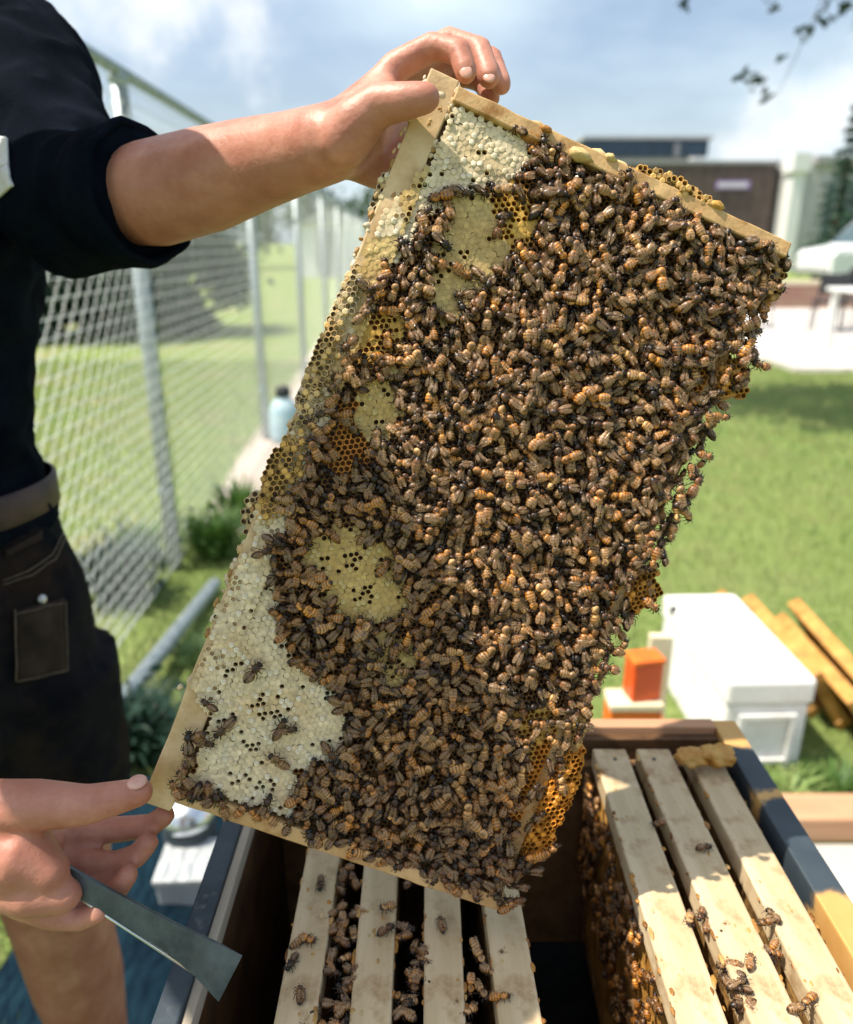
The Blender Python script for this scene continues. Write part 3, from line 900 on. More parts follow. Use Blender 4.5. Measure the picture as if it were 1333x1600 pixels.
# ================================================================== OPEN HIVE
HZ = 0.865
HX0, HX1, HY0, HY1, WT = -0.163, 0.298, 0.10, 0.634, 0.023
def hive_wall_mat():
    m, nt, b = new_mat('slate_and_golden_wall')
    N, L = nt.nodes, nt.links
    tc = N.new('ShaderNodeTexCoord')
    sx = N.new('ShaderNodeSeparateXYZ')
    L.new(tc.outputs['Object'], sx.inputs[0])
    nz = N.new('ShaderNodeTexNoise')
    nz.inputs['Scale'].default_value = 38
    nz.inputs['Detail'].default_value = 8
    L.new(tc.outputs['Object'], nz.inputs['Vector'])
    # golden tone at both ends of the wall and in one band between, slate elsewhere
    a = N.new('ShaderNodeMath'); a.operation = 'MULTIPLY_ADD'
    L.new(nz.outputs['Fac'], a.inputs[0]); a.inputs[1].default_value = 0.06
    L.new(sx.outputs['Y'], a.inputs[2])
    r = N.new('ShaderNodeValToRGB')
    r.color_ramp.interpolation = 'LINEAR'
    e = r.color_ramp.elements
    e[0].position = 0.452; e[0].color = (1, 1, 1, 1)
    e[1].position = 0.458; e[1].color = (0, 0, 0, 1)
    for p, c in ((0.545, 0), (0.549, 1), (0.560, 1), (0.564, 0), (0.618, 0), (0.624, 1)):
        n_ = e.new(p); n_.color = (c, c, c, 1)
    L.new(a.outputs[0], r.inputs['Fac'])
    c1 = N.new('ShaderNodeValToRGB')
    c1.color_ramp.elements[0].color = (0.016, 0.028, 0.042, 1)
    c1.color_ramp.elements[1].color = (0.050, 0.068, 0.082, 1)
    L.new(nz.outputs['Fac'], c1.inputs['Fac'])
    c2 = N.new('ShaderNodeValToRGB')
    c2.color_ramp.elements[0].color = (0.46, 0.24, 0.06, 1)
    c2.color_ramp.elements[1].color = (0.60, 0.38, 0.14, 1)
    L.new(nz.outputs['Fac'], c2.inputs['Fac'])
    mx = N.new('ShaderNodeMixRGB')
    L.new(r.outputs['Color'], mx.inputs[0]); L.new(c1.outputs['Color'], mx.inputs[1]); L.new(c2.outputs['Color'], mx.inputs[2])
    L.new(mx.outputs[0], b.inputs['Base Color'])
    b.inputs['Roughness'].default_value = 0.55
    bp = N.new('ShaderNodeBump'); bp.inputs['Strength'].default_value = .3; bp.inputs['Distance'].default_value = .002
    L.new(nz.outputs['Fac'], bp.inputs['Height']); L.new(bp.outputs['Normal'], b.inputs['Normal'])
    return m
MAT['slate_gold'] = hive_wall_mat()
MAT['dark_inner_wall'] = M('dark_brown_inner_wall', (0.05, 0.022, 0.008), (0.13, 0.065, 0.025), rough=.6, scale=30, bump=.5)  # dark brown tone of the inner wall faces, mottled at random
hive = empty('hive_box', (0, 0, 0), label='open slate painted wooden hive box full of frames under the held comb', cat='hive box')
BZ = 0.62
MB().span(HX0, HX0 + WT - 0.007, HY0, HY1, BZ, HZ).build('side_wall', MAT['slate'], hive, bevel=0.0015)
MB().span(HX0 + WT - 0.0068, HX0 + WT - 0.001, HY0 + WT, HY1 - WT, BZ, HZ - 0.0185).build('inner_face', MAT['dark_inner_wall'], hive)
MB().span(HX0 + WT - 0.0068, HX0 + WT, HY0 + WT, HY1 - WT, HZ - 0.018, HZ - 0.004).build('rebate_strip', MAT['wood_rebate'], hive, bevel=0.001)
MB().span(HX1 - WT + 0.0005, HX1, HY0, HY1, BZ, HZ).build('side_wall', MAT['slate_gold'], hive, bevel=0.0015)
MB().span(HX0 + WT, HX1 - WT, HY1 - 0.014, HY1, BZ, HZ + 0.002).build('end_wall', MAT['timber'], hive, bevel=0.0015)
MB().span(HX0 + WT, HX1 - WT, HY1 - WT, HY1 - 0.0143, BZ, HZ - 0.006).build('inner_face', MAT['dark_inner_wall'], hive)
MB().span(HX0 + WT, HX1 - WT, HY0, HY0 + WT, BZ, HZ + 0.002).build('end_wall', MAT['timber'], hive, bevel=0.0015)
MB().span(HX0 + WT, HX1 - WT, HY1 - WT - 0.010, HY1 - WT - 0.0004, BZ, HZ - 0.028).build('frame_rest', MAT['wood_inner'], hive)
MB().span(HX0 + WT, HX1 - WT, HY0 + WT + 0.0004, HY0 + WT + 0.010, BZ, HZ - 0.028).build('frame_rest', MAT['wood_inner'], hive)
for i, (z0, z1) in enumerate(((0.372, 0.618), (0.124, 0.370))):
    lo_ = empty('hive_box', (0, 0, 0), label=['slate painted hive box directly under the open one', 'bottom slate painted hive box standing on the stand'][i], cat='hive box')
    MB().span(HX0, HX0 + WT, HY0, HY1, z0, z1).build('side_wall', MAT['slate'], lo_, bevel=0.0015)
    MB().span(HX1 - WT, HX1, HY0, HY1, z0, z1).build('side_wall', MAT['slate'], lo_, bevel=0.0015)
    MB().span(HX0 + WT, HX1 - WT, HY0, HY0 + WT, z0, z1).build('end_wall', MAT['slate'], lo_)
    MB().span(HX0 + WT, HX1 - WT, HY1 - WT, HY1, z0, z1).build('end_wall', MAT['slate'], lo_)
    MB().span(HX0 + WT, HX1 - WT, HY0 + WT, HY1 - WT, z0 + 0.002, z0 + 0.02).build('floor_board', MAT['wood_inner'], lo_)
stand = empty('hive_stand', (0, 0, 0), label='low timber stand carrying the hive boxes', cat='stand')
MB().span(HX0 - 0.02, HX1 + 0.02, HY0, HY0 + 0.06, 0, 0.122).build('beam', MAT['timber'], stand)
MB().span(HX0 - 0.02, HX1 + 0.02, HY1 - 0.06, HY1, 0, 0.122).build('beam', MAT['timber'], stand)

WAX = attr_mat('wax_and_honey', rough=0.5, spec=0.35, trans=0.12, nscale=260, nvar=0.22, bump=0.25)
MAT['comb_dark'] = M('brood_comb', (0.10, 0.05, 0.015), (0.36, 0.20, 0.06), rough=0.6, scale=70, bump=0.8, bscale=220, lo=.38, hi=.7)
MAT['amber_wax'] = M('amber_wax', (0.50, 0.22, 0.03), (0.64, 0.38, 0.10), rough=.45, scale=80, bump=.5, trans=.15)
MAT['comb_amber'] = M('amber_brood_comb', (0.30, 0.13, 0.02), (0.60, 0.34, 0.09), rough=0.5, scale=60, bump=0.8, bscale=220, lo=.38, hi=.7)
# frames standing in the hive
FX = [-0.079, -0.034, 0.011, 0.0555, 0.166, 0.210, 0.2525]
FW = [0.0255, 0.0255, 0.0255, 0.0265, 0.031, 0.031, 0.0285]
FL = ['hive frame nearest to the left wall, its pale top bar in shade', 'second hive frame from the left wall under the held comb',
      'third hive frame from the left wall under the lower corner of the comb', 'fourth hive frame from the left, bordering the dark gap',
      'hive frame right of the dark gap with bees on its side', 'hive frame second from the right wall with a sunlit top bar', 'hive frame beside the right slate wall']
FROT = [0.0, 0.004, -0.003, 0.03, -0.012, 0.004, 0.0]
for i, x in enumerate(FX):
    fr = empty('framed_comb', (x, 0.367, HZ - 0.006), (0, 0, FROT[i]), FL[i], 'hive frame', 'frames standing in the hive')
    tb = MB()
    hw = FW[i] / 2
    L2 = 0.231
    tb.span(-hw, hw, -L2, L2, -0.019, 0.0)
    b_ = tb.build('top_bar', MAT['wood_pale'], fr, bevel=0.0018)
    rs_ = MB()
    for q in range(90):
        yy = random.uniform(-L2, L2)
        e_ = random.choice([-1, 1])
        rr = random.uniform(.0006, .0020)
        rs_.ellipsoid((e_ * (hw - random.uniform(-.001, .003)), yy, -random.uniform(.0, .004)), (rr, rr * random.uniform(1, 3.5), rr * .6), 7, 5, noise_amp=.6, noise_scale=3,
                      col=random.choice([(.42, .20, .04), (.50, .30, .10), (.22, .09, .02), (.34, .16, .04)]))
    for q in range(26):
        rr = random.uniform(.0004, .0014)
        rs_.ellipsoid((random.uniform(-hw, hw) * .8, random.uniform(-L2, L2), 0), (rr, rr * random.uniform(1, 2.5), rr * .25), 7, 5, noise_amp=.6, noise_scale=3, col=random.choice([(.50, .30, .09), (.60, .45, .22)]))
    tag(rs_.build('wax_residue', WAX, b_, smooth=True), kind='stuff')
    for e_ in (-1, 1):
        MB().lathe([(.0016, -.0005), (.0018, .0003), (.0010, .0006)], (random.uniform(-.004, .004), e_ * (L2 - .016), .0003), 10).build('nail_head', MAT['steel'], b_)
    MB().span(-hw * 0.9, hw * 0.9, -L2 + 0.012, -L2 + 0.022, -0.215, -0.0195).build('side_bar', MAT['wood_inner'], fr)
    MB().span(-hw * 0.9, hw * 0.9, L2 - 0.022, L2 - 0.012, -0.215, -0.0195).build('side_bar', MAT['wood_inner'], fr)
    MB().span(-hw * 0.7, hw * 0.7, -L2 + 0.024, L2 - 0.024, -0.225, -0.2155).build('bottom_bar', MAT['wood_inner'], fr)
    cm = MB()
    nu, nv = 40, 16
    for s_ in (-1, 1):
        vv = []
        for a in range(nu + 1):
            for b in range(nv + 1):
                yy = -L2 + 0.0225 + (2 * L2 - 0.045) * a / nu
                zz = -0.0195 - 0.192 * b / nv
                vv.append((s_ * (0.0115 + 0.0035 * mnoise.noise(Vector((yy * 40, zz * 40, x * 90)))), yy, zz))
        ff = [(a * (nv + 1) + b, (a + 1) * (nv + 1) + b, (a + 1) * (nv + 1) + b + 1, a * (nv + 1) + b + 1) for a in range(nu) for b in range(nv)]
        cm.add(vv, ff)
    cm.build('comb', MAT['comb_amber'] if i == 4 else MAT['comb_dark'], fr, smooth=True)
# orange burr wax at the far end of the right frames
for (px, py, r, lab) in [(1080, 1182, 0.011, 'orange lump of wax at the far end of the right frames'), (1122, 1180, 0.013, 'orange lump of wax in the far right corner of the hive')]:
    c = PZ(px, py, HZ + 0.006)
    tag(MB().ellipsoid(c, (r * 1.2, r, r * 0.6), 24, 16, noise_amp=.45, noise_scale=2.2).build('wax_lump', MAT['amber_wax'], smooth=True), lab, 'wax')

# ================================================================== HELD FRAME WITH COMB
e1 = AX_R * 0.92232956 - AX_U * 0.36781287 + AX_F * 0.11841395
e2 = -AX_R * 0.38125022 - AX_U * 0.9231334 + AX_F * 0.04972919
e1 /= np.linalg.norm(e1)
e2 -= e1 * (e1 @ e2)
e2 /= np.linalg.norm(e2)
nrm = -np.cross(e1, e2)
FO = P(690, 120, 0.4525)
FWU, FHV = 0.237, 0.468
held = empty('framed_honeycomb', (0, 0, 0), label='wooden hive frame held upright, its comb crowded with bees', cat='comb frame')
fm = Matrix(((e1[0], -e2[0], nrm[0], FO[0]), (e1[1], -e2[1], nrm[1], FO[1]), (e1[2], -e2[2], nrm[2], FO[2]), (0, 0, 0, 1)))
held.matrix_world = fm
held.location = fm.to_translation()
held.rotation_euler = fm.to_euler()
def F2W(u, v, n=0.0):
    return FO + e1 * u + e2 * v + nrm * n
def W2F(w):
    d = np.asarray(w) - FO
    return d @ e1, d @ e2, d @ nrm
def px2uv(px, py):
    """frame coordinates under a photo pixel"""
    v = AX_R * (px - 666.5) / FPX + AX_U * (800 - py) / FPX + AX_F
    t = ((FO - CAMP) @ nrm) / (v @ nrm)
    return W2F(CAMP + v * t)[:2]
# bars: local coordinates (u, -v, n)
TB = MB()
nseg = 40
def bar(mb, u0, u1, v0, v1, n0, n1, seed=0.0, amp=0.0008, along='v', seg=30):
    """a slightly uneven bar in frame coordinates"""
    vv = []
    for i in range(seg + 1):
        t = i / seg
        for (a, b) in ((0, 0), (1, 0), (1, 1), (0, 1)):
            j1 = amp * mnoise.noise(Vector((t * 14, a * 3 + seed, b * 5)))
            j2 = amp * mnoise.noise(Vector((t * 14 + 40, a * 3 + seed, b * 5)))
            if along == 'v':
                vv.append(((u0, u1)[a] + j1, -(v0 + (v1 - v0) * t), (n0, n1)[b] + j2))
            else:
                vv.append((u0 + (u1 - u0) * t, -((v0, v1)[a] + j1), (n0, n1)[b] + j2))
    ff = []
    for i in range(seg):
        for k_ in range(4):
            k2 = (k_ + 1) % 4
            ff.append((i * 4 + k_, i * 4 + k2, (i + 1) * 4 + k2, (i + 1) * 4 + k_))
    ff += [(3, 2, 1, 0), tuple(seg * 4 + k_ for k_ in range(4))]
    mb.add(vv, ff)
    return mb
def fix_normals(o):
    bm = bmesh.new()
    bm.from_mesh(o.data)
    bmesh.ops.recalc_face_normals(bm, faces=bm.faces)
    bm.to_mesh(o.data)
    bm.free()
    return o
MAT['wood_waxed'] = M('waxed_top_bar_wood', (0.54, 0.36, 0.17), (0.68, 0.51, 0.30), rough=0.5, scale=45, bump=0.5, bscale=130,
                      dirt=(0.40, 0.22, 0.08), dirt_scale=34, dirt_lo=0.46, dirt_hi=0.72)
tbo = fix_normals(bar(MB(), -0.008, 0.0105, -0.004, FHV + 0.008, -0.0300, -0.0030, 1.0, 0.0011).build('top_bar', MAT['wood_waxed'], held, bevel=0.001))
fix_normals(bar(MB(), 0.0108, FWU + 0.002, 0.0, 0.0095, -0.035, 0.0, 2.0, 0.0008, 'u').build('side_bar', MAT['wood_frame'], held, bevel=0.001))
fix_normals(bar(MB(), 0.0108, FWU - 0.002, FHV - 0.0095, FHV, -0.035, 0.0, 3.0, 0.0008, 'u').build('side_bar', MAT['wood_frame'], held, bevel=0.001))
fix_normals(bar(MB(), FWU - 0.0135, FWU - 0.004, 0.010, FHV - 0.010, -0.027, -0.008, 4.0, 0.0008).build('bottom_bar', MAT['wood_frame'], held, bevel=0.001))
# wax and propolis lumps smeared along the upper side bar
pl = MB()
for q in range(46):
    u = random.uniform(0.02, 0.205) if q > 14 else random.uniform(0.10, 0.185)
    r = random.uniform(0.0016, 0.0048)
    pl.ellipsoid((u, random.uniform(-0.010, 0.002), random.uniform(-0.030, 0.001)), (r * 1.7, r * 0.9, r), 8, 6, noise_amp=.5, noise_scale=2,
                 col=random.choice([(0.50, 0.28, 0.06), (0.62, 0.45, 0.2), (0.40, 0.17, 0.03), (0.66, 0.52, 0.26)]))
tag(pl.build('propolis_smear', WAX, held, smooth=True), kind='stuff')

cr = MB()
for q in range(900):
    v = random.uniform(0.0, FHV - .06)
    k_ = mnoise.noise(Vector((v * 30, 0, 3)))
    if random.random() > .45 + k_:
        continue
    u = random.choice([random.uniform(-.009, .012), random.gauss(.0108, .0012), random.gauss(.0108, .0012), random.gauss(-.0085, .0012)])
    r = random.uniform(.0006, .0020)
    edge_ = abs(u - .0105) < .003 or u < -.006
    cr.ellipsoid((u, -v, -.0034 - (.0008 if edge_ else 0)), (r * random.uniform(.7, 1.4), r * random.uniform(.8, 2.2), r * (.8 if edge_ else .35)), 7, 5, noise_amp=.7, noise_scale=3,
                 col=random.choice([(0.66, 0.52, 0.33), (0.62, 0.42, 0.20), (0.70, 0.60, 0.44), (0.66, 0.54, 0.36), (0.42, 0.23, 0.08)]))
tag(cr.build('wax_crumbs', WAX, held, smooth=True), kind='stuff')

# --- what the comb shows where
def inpoly(px, py, poly):
    c = False
    j = len(poly) - 1
    for i in range(len(poly)):
        xi, yi = poly[i]
        xj, yj = poly[j]
        if (yi > py) != (yj > py) and px < (xj - xi) * (py - yi) / (yj - yi) + xi:
            c = not c
        j = i
    return c
PATCH = [  # (kind, bee density, shape)
    ('cap_white', 0.03, [(640, 165), (700, 140), (800, 190), (850, 230), (790, 285), (700, 300), (655, 340), (610, 420), (560, 440), (600, 300)]),
    ('cap_cream', 0.10, (735, 385, 56, 88, 0.2)),
    ('yellow', 0.16, (803, 335, 32, 55, 0.0)),
    ('cap_cream', 0.25, (700, 470, 40, 40, 0.0)),
    ('yellow', 0.16, (585, 530, 48, 34, -0.5)),
    ('cap_olive', 0.12, (592, 630, 34, 60, 0.2)),
    ('amber', 0.22, (555, 690, 38, 70, 0.2)),
    ('cap_olive', 0.12, (545, 880, 78, 48, 0.5)),
    ('cap_olive', 0.08, (575, 940, 75, 34, 0.1)),
    ('cap_olive', 0.30, (612, 1030, 42, 34, 0.3)),
    ('cap_white', 0.055, [(350, 885), (420, 880), (440, 960), (450, 1020), (520, 1080), (550, 1165), (520, 1200), (455, 1205), (450, 1290), (290, 1225), (330, 1110), (315, 990)]),
    ('amber', 0.40, (858, 1245, 46, 110, 0.25)),
    ('yellow', 0.45, (840, 1150, 40, 50, 0.2)),
    ('amber', 0.50, (1000, 930, 50, 46, 0.2)),
    ('amber', 0.40, (1140, 590, 60, 36, 0.0)),
    ('yellow', 0.45, (900, 650, 22, 16, 0.4)),
]
def region(px, py):
    wob = 24 * mnoise.noise(Vector((px * 0.035, py * 0.035, 1.7)))
    wob2 = 24 * mnoise.noise(Vector((px * 0.035, py * 0.035, 9.1)))
    qx, qy = px + wob, py + wob2
    for kind, dens, s_ in PATCH:
        if isinstance(s_, list):
            if inpoly(qx, qy, s_):
                return kind, dens
        else:
            cx, cy, rx, ry, ro = s_
            dx, dy = qx - cx, qy - cy
            a = dx * math.cos(ro) + dy * math.sin(ro)
            b = -dx * math.sin(ro) + dy * math.cos(ro)
            if (a / rx) ** 2 + (b / ry) ** 2 < 1:
                return kind, dens
    return 'brood', 1.0
KCOL = {'cap_white': (0.78, 0.69, 0.51), 'cap_cream': (0.62, 0.48, 0.22), 'cap_olive': (0.58, 0.43, 0.17), 'yellow': (0.66, 0.42, 0.10),
        'amber': (0.56, 0.24, 0.03), 'brood': (0.17, 0.085, 0.025)}
def comb_z(u, v):
    top = max(0.0, 1 - u / 0.09)
    return -0.0052 + 0.0030 * top + 0.0020 * mnoise.noise(Vector((u * 28, v * 28, 3.3))) + 0.0010 * mnoise.noise(Vector((u * 90, v * 90, 8.0)))

# slab behind the cells
slab = MB()
su, sv = 24, 44
for sgn in (1, -1):
    vv = []
    for a in range(su + 1):
        for b in range(sv + 1):
            u = 0.0105 + (FWU - 0.0145) * a / su
            v = 0.0096 + (FHV - 0.0192) * b / sv
            z = comb_z(u, v) - 0.0058 if sgn > 0 else -0.030 - 0.002 * mnoise.noise(Vector((u * 30, v * 30, 60)))
            vv.append((u, -v, z))
    slab.add(vv, [(a * (sv + 1) + b, (a + 1) * (sv + 1) + b, (a + 1) * (sv + 1) + b + 1, a * (sv + 1) + b + 1)[::sgn] for a in range(su) for b in range(sv)])
comb = slab.build('comb', MAT['comb_dark'], held, smooth=True)

cells = MB()
cap_me = MB()
R_ = 0.0021
hexa = [(math.cos(math.pi / 3 * k_ + math.pi / 6), math.sin(math.pi / 3 * k_ + math.pi / 6)) for k_ in range(6)]
cap_spots = []
pitch = R_ * math.sqrt(3)
row = 0
u = -0.0075
while u < FWU - 0.012:
    v = 0.0095 + pitch / 2 + (row % 2) * pitch / 2
    while v < FHV - 0.012:
        ju, jv = u + random.gauss(0, 0.0002), v + random.gauss(0, 0.0002)
        pxy = proj(F2W(ju, jv))
        kind, dens = region(pxy[0], pxy[1])
        z0 = comb_z(ju, jv)
        if ju < 0.0105 + R_ * .8:
            # wax grown over the top bar, only on its lower middle part
            cover = max(0, min(1, (pxy[1] - 250) / 120, (1125 - pxy[1]) / 60))
            reach = 0.0105 - 0.0165 * cover + .007 * mnoise.noise(Vector((jv * 45, 2, 9))) + .003 * mnoise.noise(Vector((jv * 160, 7, 9)))
            if ju < reach or pxy[1] < 250 or pxy[1] > 1120:
                v += pitch
                continue
            z0 = -0.0012 + 0.0008 * mnoise.noise(Vector((ju * 90, jv * 90, 5)))
            kind = 'cap_white' if pxy[1] > 800 else ('cap_cream' if mnoise.noise(Vector((jv * 30, ju * 30, 2))) > 0 else 'cap_white')
        stain = .5 + .5 * mnoise.noise(Vector((ju * 45, jv * 45, 31)))
        base = np.array(KCOL[kind]) * random.uniform(0.88, 1.08) * (1.12 - .55 * stain * np.array((.6, .9, 1.3)))
        capped = kind.startswith('cap') and random.random() < (0.965 if mnoise.noise(Vector((ju * 60, jv * 60, 4))) < .25 else .62)
        if kind == 'yellow':
            capped = random.random() < 0.35
        r0, r1 = R_ * 1.05, R_ * 0.80
        hx_ = hexa
        vo = [(ju + r0 * b, -(jv + r0 * a), z0) for a, b in hx_]
        vi = [(ju + r1 * b, -(jv + r1 * a), z0 + 0.0001) for a, b in hx_]
        rimc = tuple(np.minimum(base * (1.15 if kind != 'brood' else 1.6), 0.8))
        if capped:
            if kind == 'cap_white' or kind == 'cap_olive':
                cap_spots.append((ju, jv, z0, kind))
            lift = random.uniform(-0.0002, 0.0003)
            cells.add(vo + [(ju + r1 * 0.9 * b, -(jv + r1 * 0.9 * a), z0 + lift) for a, b in hx_] + [(ju, -jv, z0 + lift * 1.5)],
                      [(k_, (k_ + 1) % 6, 6 + (k_ + 1) % 6, 6 + k_) for k_ in range(6)] + [(6 + k_, 6 + (k_ + 1) % 6, 12) for k_ in range(6)],
                      col=[tuple(base * 0.93)] * 6 + [tuple(base)] * 7)
        else:
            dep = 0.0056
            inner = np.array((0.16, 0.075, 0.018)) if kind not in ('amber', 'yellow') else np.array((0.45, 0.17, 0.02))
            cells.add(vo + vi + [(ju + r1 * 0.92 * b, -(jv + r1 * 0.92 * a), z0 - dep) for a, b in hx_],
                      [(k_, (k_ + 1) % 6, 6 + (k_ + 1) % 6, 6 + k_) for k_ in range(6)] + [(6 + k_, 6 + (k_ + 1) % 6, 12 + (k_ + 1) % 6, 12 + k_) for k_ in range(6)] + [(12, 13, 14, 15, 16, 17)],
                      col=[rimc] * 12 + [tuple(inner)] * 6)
        v += pitch
    u += R_ * 1.5
    row += 1
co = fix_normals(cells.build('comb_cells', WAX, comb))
tag(co, kind='stuff')
# individually raised wax caps in the pale areas
wc = []
for kk, colr in enumerate(((0.80, 0.71, 0.54), (0.72, 0.60, 0.40), (0.60, 0.45, 0.19))):
    mb = MB()
    r1 = R_ * 0.84
    prof = [(1.15, -0.0003), (0.98, 0.0001), (0.55, 0.00028), (0.0, 0.0003)]
    vv = []
    for fr_, z in prof[:3]:
        vv += [(r1 * fr_ * b, -r1 * fr_ * a, z) for a, b in hexa]
    vv.append((0, 0, prof[3][1]))
    ff = [(r * 6 + k_, r * 6 + (k_ + 1) % 6, (r + 1) * 6 + (k_ + 1) % 6, (r + 1) * 6 + k_) for r in range(2) for k_ in range(6)] + [(12 + k_, 12 + (k_ + 1) % 6, 18) for k_ in range(6)]
    mb.add(vv, ff, col=colr)
    me = mb.mesh('wax_cap', WAX, True)
    bm = bmesh.new(); bm.from_mesh(me); bmesh.ops.recalc_face_normals(bm, faces=bm.faces)
    bm.to_mesh(me); bm.free()
    wc.append(me)
random.shuffle(cap_spots)
for (u, v, z, kind) in cap_spots[:290]:
    o = obj_from('wax_cap', wc[2] if kind == 'cap_olive' else random.choice(wc[:2]), comb)
    o.location = (u, -v, z + random.uniform(0.0002, 0.0007))
    o.rotation_euler = (random.gauss(0, .15), random.gauss(0, .15), 0)

# burr comb: lumps of cells outside the bars
def burr(px, py, ru, rv, rn, colr, n=10.0, seed=0, z=-0.012):
    """a chunk of wild comb: regular cells over a domed, ragged lump"""
    u, v = px2uv(px, py)
    mb = MB()
    mb.ellipsoid((u, -v, z - rn * .2), (ru * .92, rv * .92, rn * .75), 22, 14, col=tuple(np.array(colr) * .7), noise_amp=.5, noise_scale=2.2)
    k0 = 0
    cu = -ru * 1.2
    rowi = 0
    rs = R_ * 1.02
    while cu < ru * 1.2:
        cv = -rv * 1.2 + (rowi % 2) * rs * .866
        while cv < rv * 1.2:
            wob = 1 + .9 * mnoise.noise(Vector((cu * 160 + px, cv * 160, 2)))
            q = (cu / ru) ** 2 + (cv / rv) ** 2
            if q < wob * .95:
                dome = math.sqrt(max(0.02, 1 - min(q, 1)))
                zz = z + rn * (.25 + .75 * dome) + .0030 * mnoise.noise(Vector((cu * 120, cv * 120, px))) + random.gauss(0, .0004)
                g = random.uniform(.6, 1.15)
                cc = tuple(np.minimum(np.array(colr) * g * 1.15, .8))
                cap_ = random.random() < .3
                a0 = random.gauss(0, .00035)
                def hx(f, z_): return [(u + cu + a0 + rs * f * b, -(v + cv + rs * f * a), z_) for a, b in hexa]
                ho, h1 = hx(1.02, zz - rn * .9), hx(1.0, zz)
                if cap_:
                    mb.add(ho + h1 + hx(.7, zz + .0008), [(r * 6 + k_, r * 6 + (k_ + 1) % 6, (r + 1) * 6 + (k_ + 1) % 6, (r + 1) * 6 + k_) for r in range(2) for k_ in range(6)] + [tuple(range(12, 18))], col=cc)
                else:
                    mb.add(ho + h1 + hx(.8, zz + .0001) + hx(.74, zz - .0042), [(r * 6 + k_, r * 6 + (k_ + 1) % 6, (r + 1) * 6 + (k_ + 1) % 6, (r + 1) * 6 + k_) for r in range(3) for k_ in range(6)] + [tuple(range(18, 24))],
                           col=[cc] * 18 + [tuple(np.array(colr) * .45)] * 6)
            cv += rs * 1.732
        cu += rs * 1.5
        rowi += 1
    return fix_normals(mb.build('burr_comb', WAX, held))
burr(508, 560, 0.008, 0.030, 0.009, (0.62, 0.42, 0.17), z=-0.0055)
burr(482, 640, 0.007, 0.026, 0.008, (0.62, 0.44, 0.20), z=-0.0055)
burr(442, 745, 0.011, 0.034, 0.009, (0.60, 0.36, 0.10), z=-0.0055)
burr(408, 800, 0.012, 0.016, 0.009, (0.64, 0.47, 0.25), z=-0.012)
burr(545, 465, 0.007, 0.022, 0.008, (0.64, 0.50, 0.29), z=-0.0055)
burr(600, 300, 0.006, 0.020, 0.007, (0.64, 0.52, 0.32), z=-0.011)
burr(500, 600, 0.010, 0.040, 0.006, (0.66, 0.52, 0.34), z=-0.006)
burr(1150, 588, 0.015, 0.013, 0.010, (0.56, 0.28, 0.05), z=-0.014)
burr(1010, 925, 0.013, 0.016, 0.010, (0.56, 0.26, 0.04), z=-0.014)
burr(868, 1270, 0.011, 0.050, 0.010, (0.60, 0.25, 0.03), z=-0.014)
burr(905, 1150, 0.007, 0.024, 0.008, (0.60, 0.38, 0.12), z=-0.014)
burr(1060, 292, 0.030, 0.006, 0.006, (0.58, 0.36, 0.12), z=-0.006)
burr(1215, 440, 0.008, 0.018, 0.008, (0.42, 0.24, 0.08), z=-0.012)

# ================================================================== BEES
MAT['bee_body'] = attr_mat('bee_hair_and_chitin', rough=0.42, spec=0.5, nscale=900, nvar=0.3)
def wing_mat():
    m, nt, b = new_mat('bee_wing')
    N, L = nt.nodes, nt.links
    tc = N.new('ShaderNodeTexCoord')
    nz = N.new('ShaderNodeTexNoise'); nz.inputs['Scale'].default_value = 500
    L.new(tc.outputs['Object'], nz.inputs['Vector'])
    r = N.new('ShaderNodeValToRGB')
    r.color_ramp.elements[0].color = (0.36, 0.21, 0.10, 1)
    r.color_ramp.elements[1].color = (0.64, 0.44, 0.26, 1)
    L.new(nz.outputs['Fac'], r.inputs['Fac'])
    L.new(r.outputs['Color'], b.inputs['Base Color'])
    b.inputs['Roughness'].default_value = 0.22
    b.inputs['Specular IOR Level'].default_value = 0.7
    b.inputs['Alpha'].default_value = 0.17
    return m
MAT['wing'] = wing_mat()
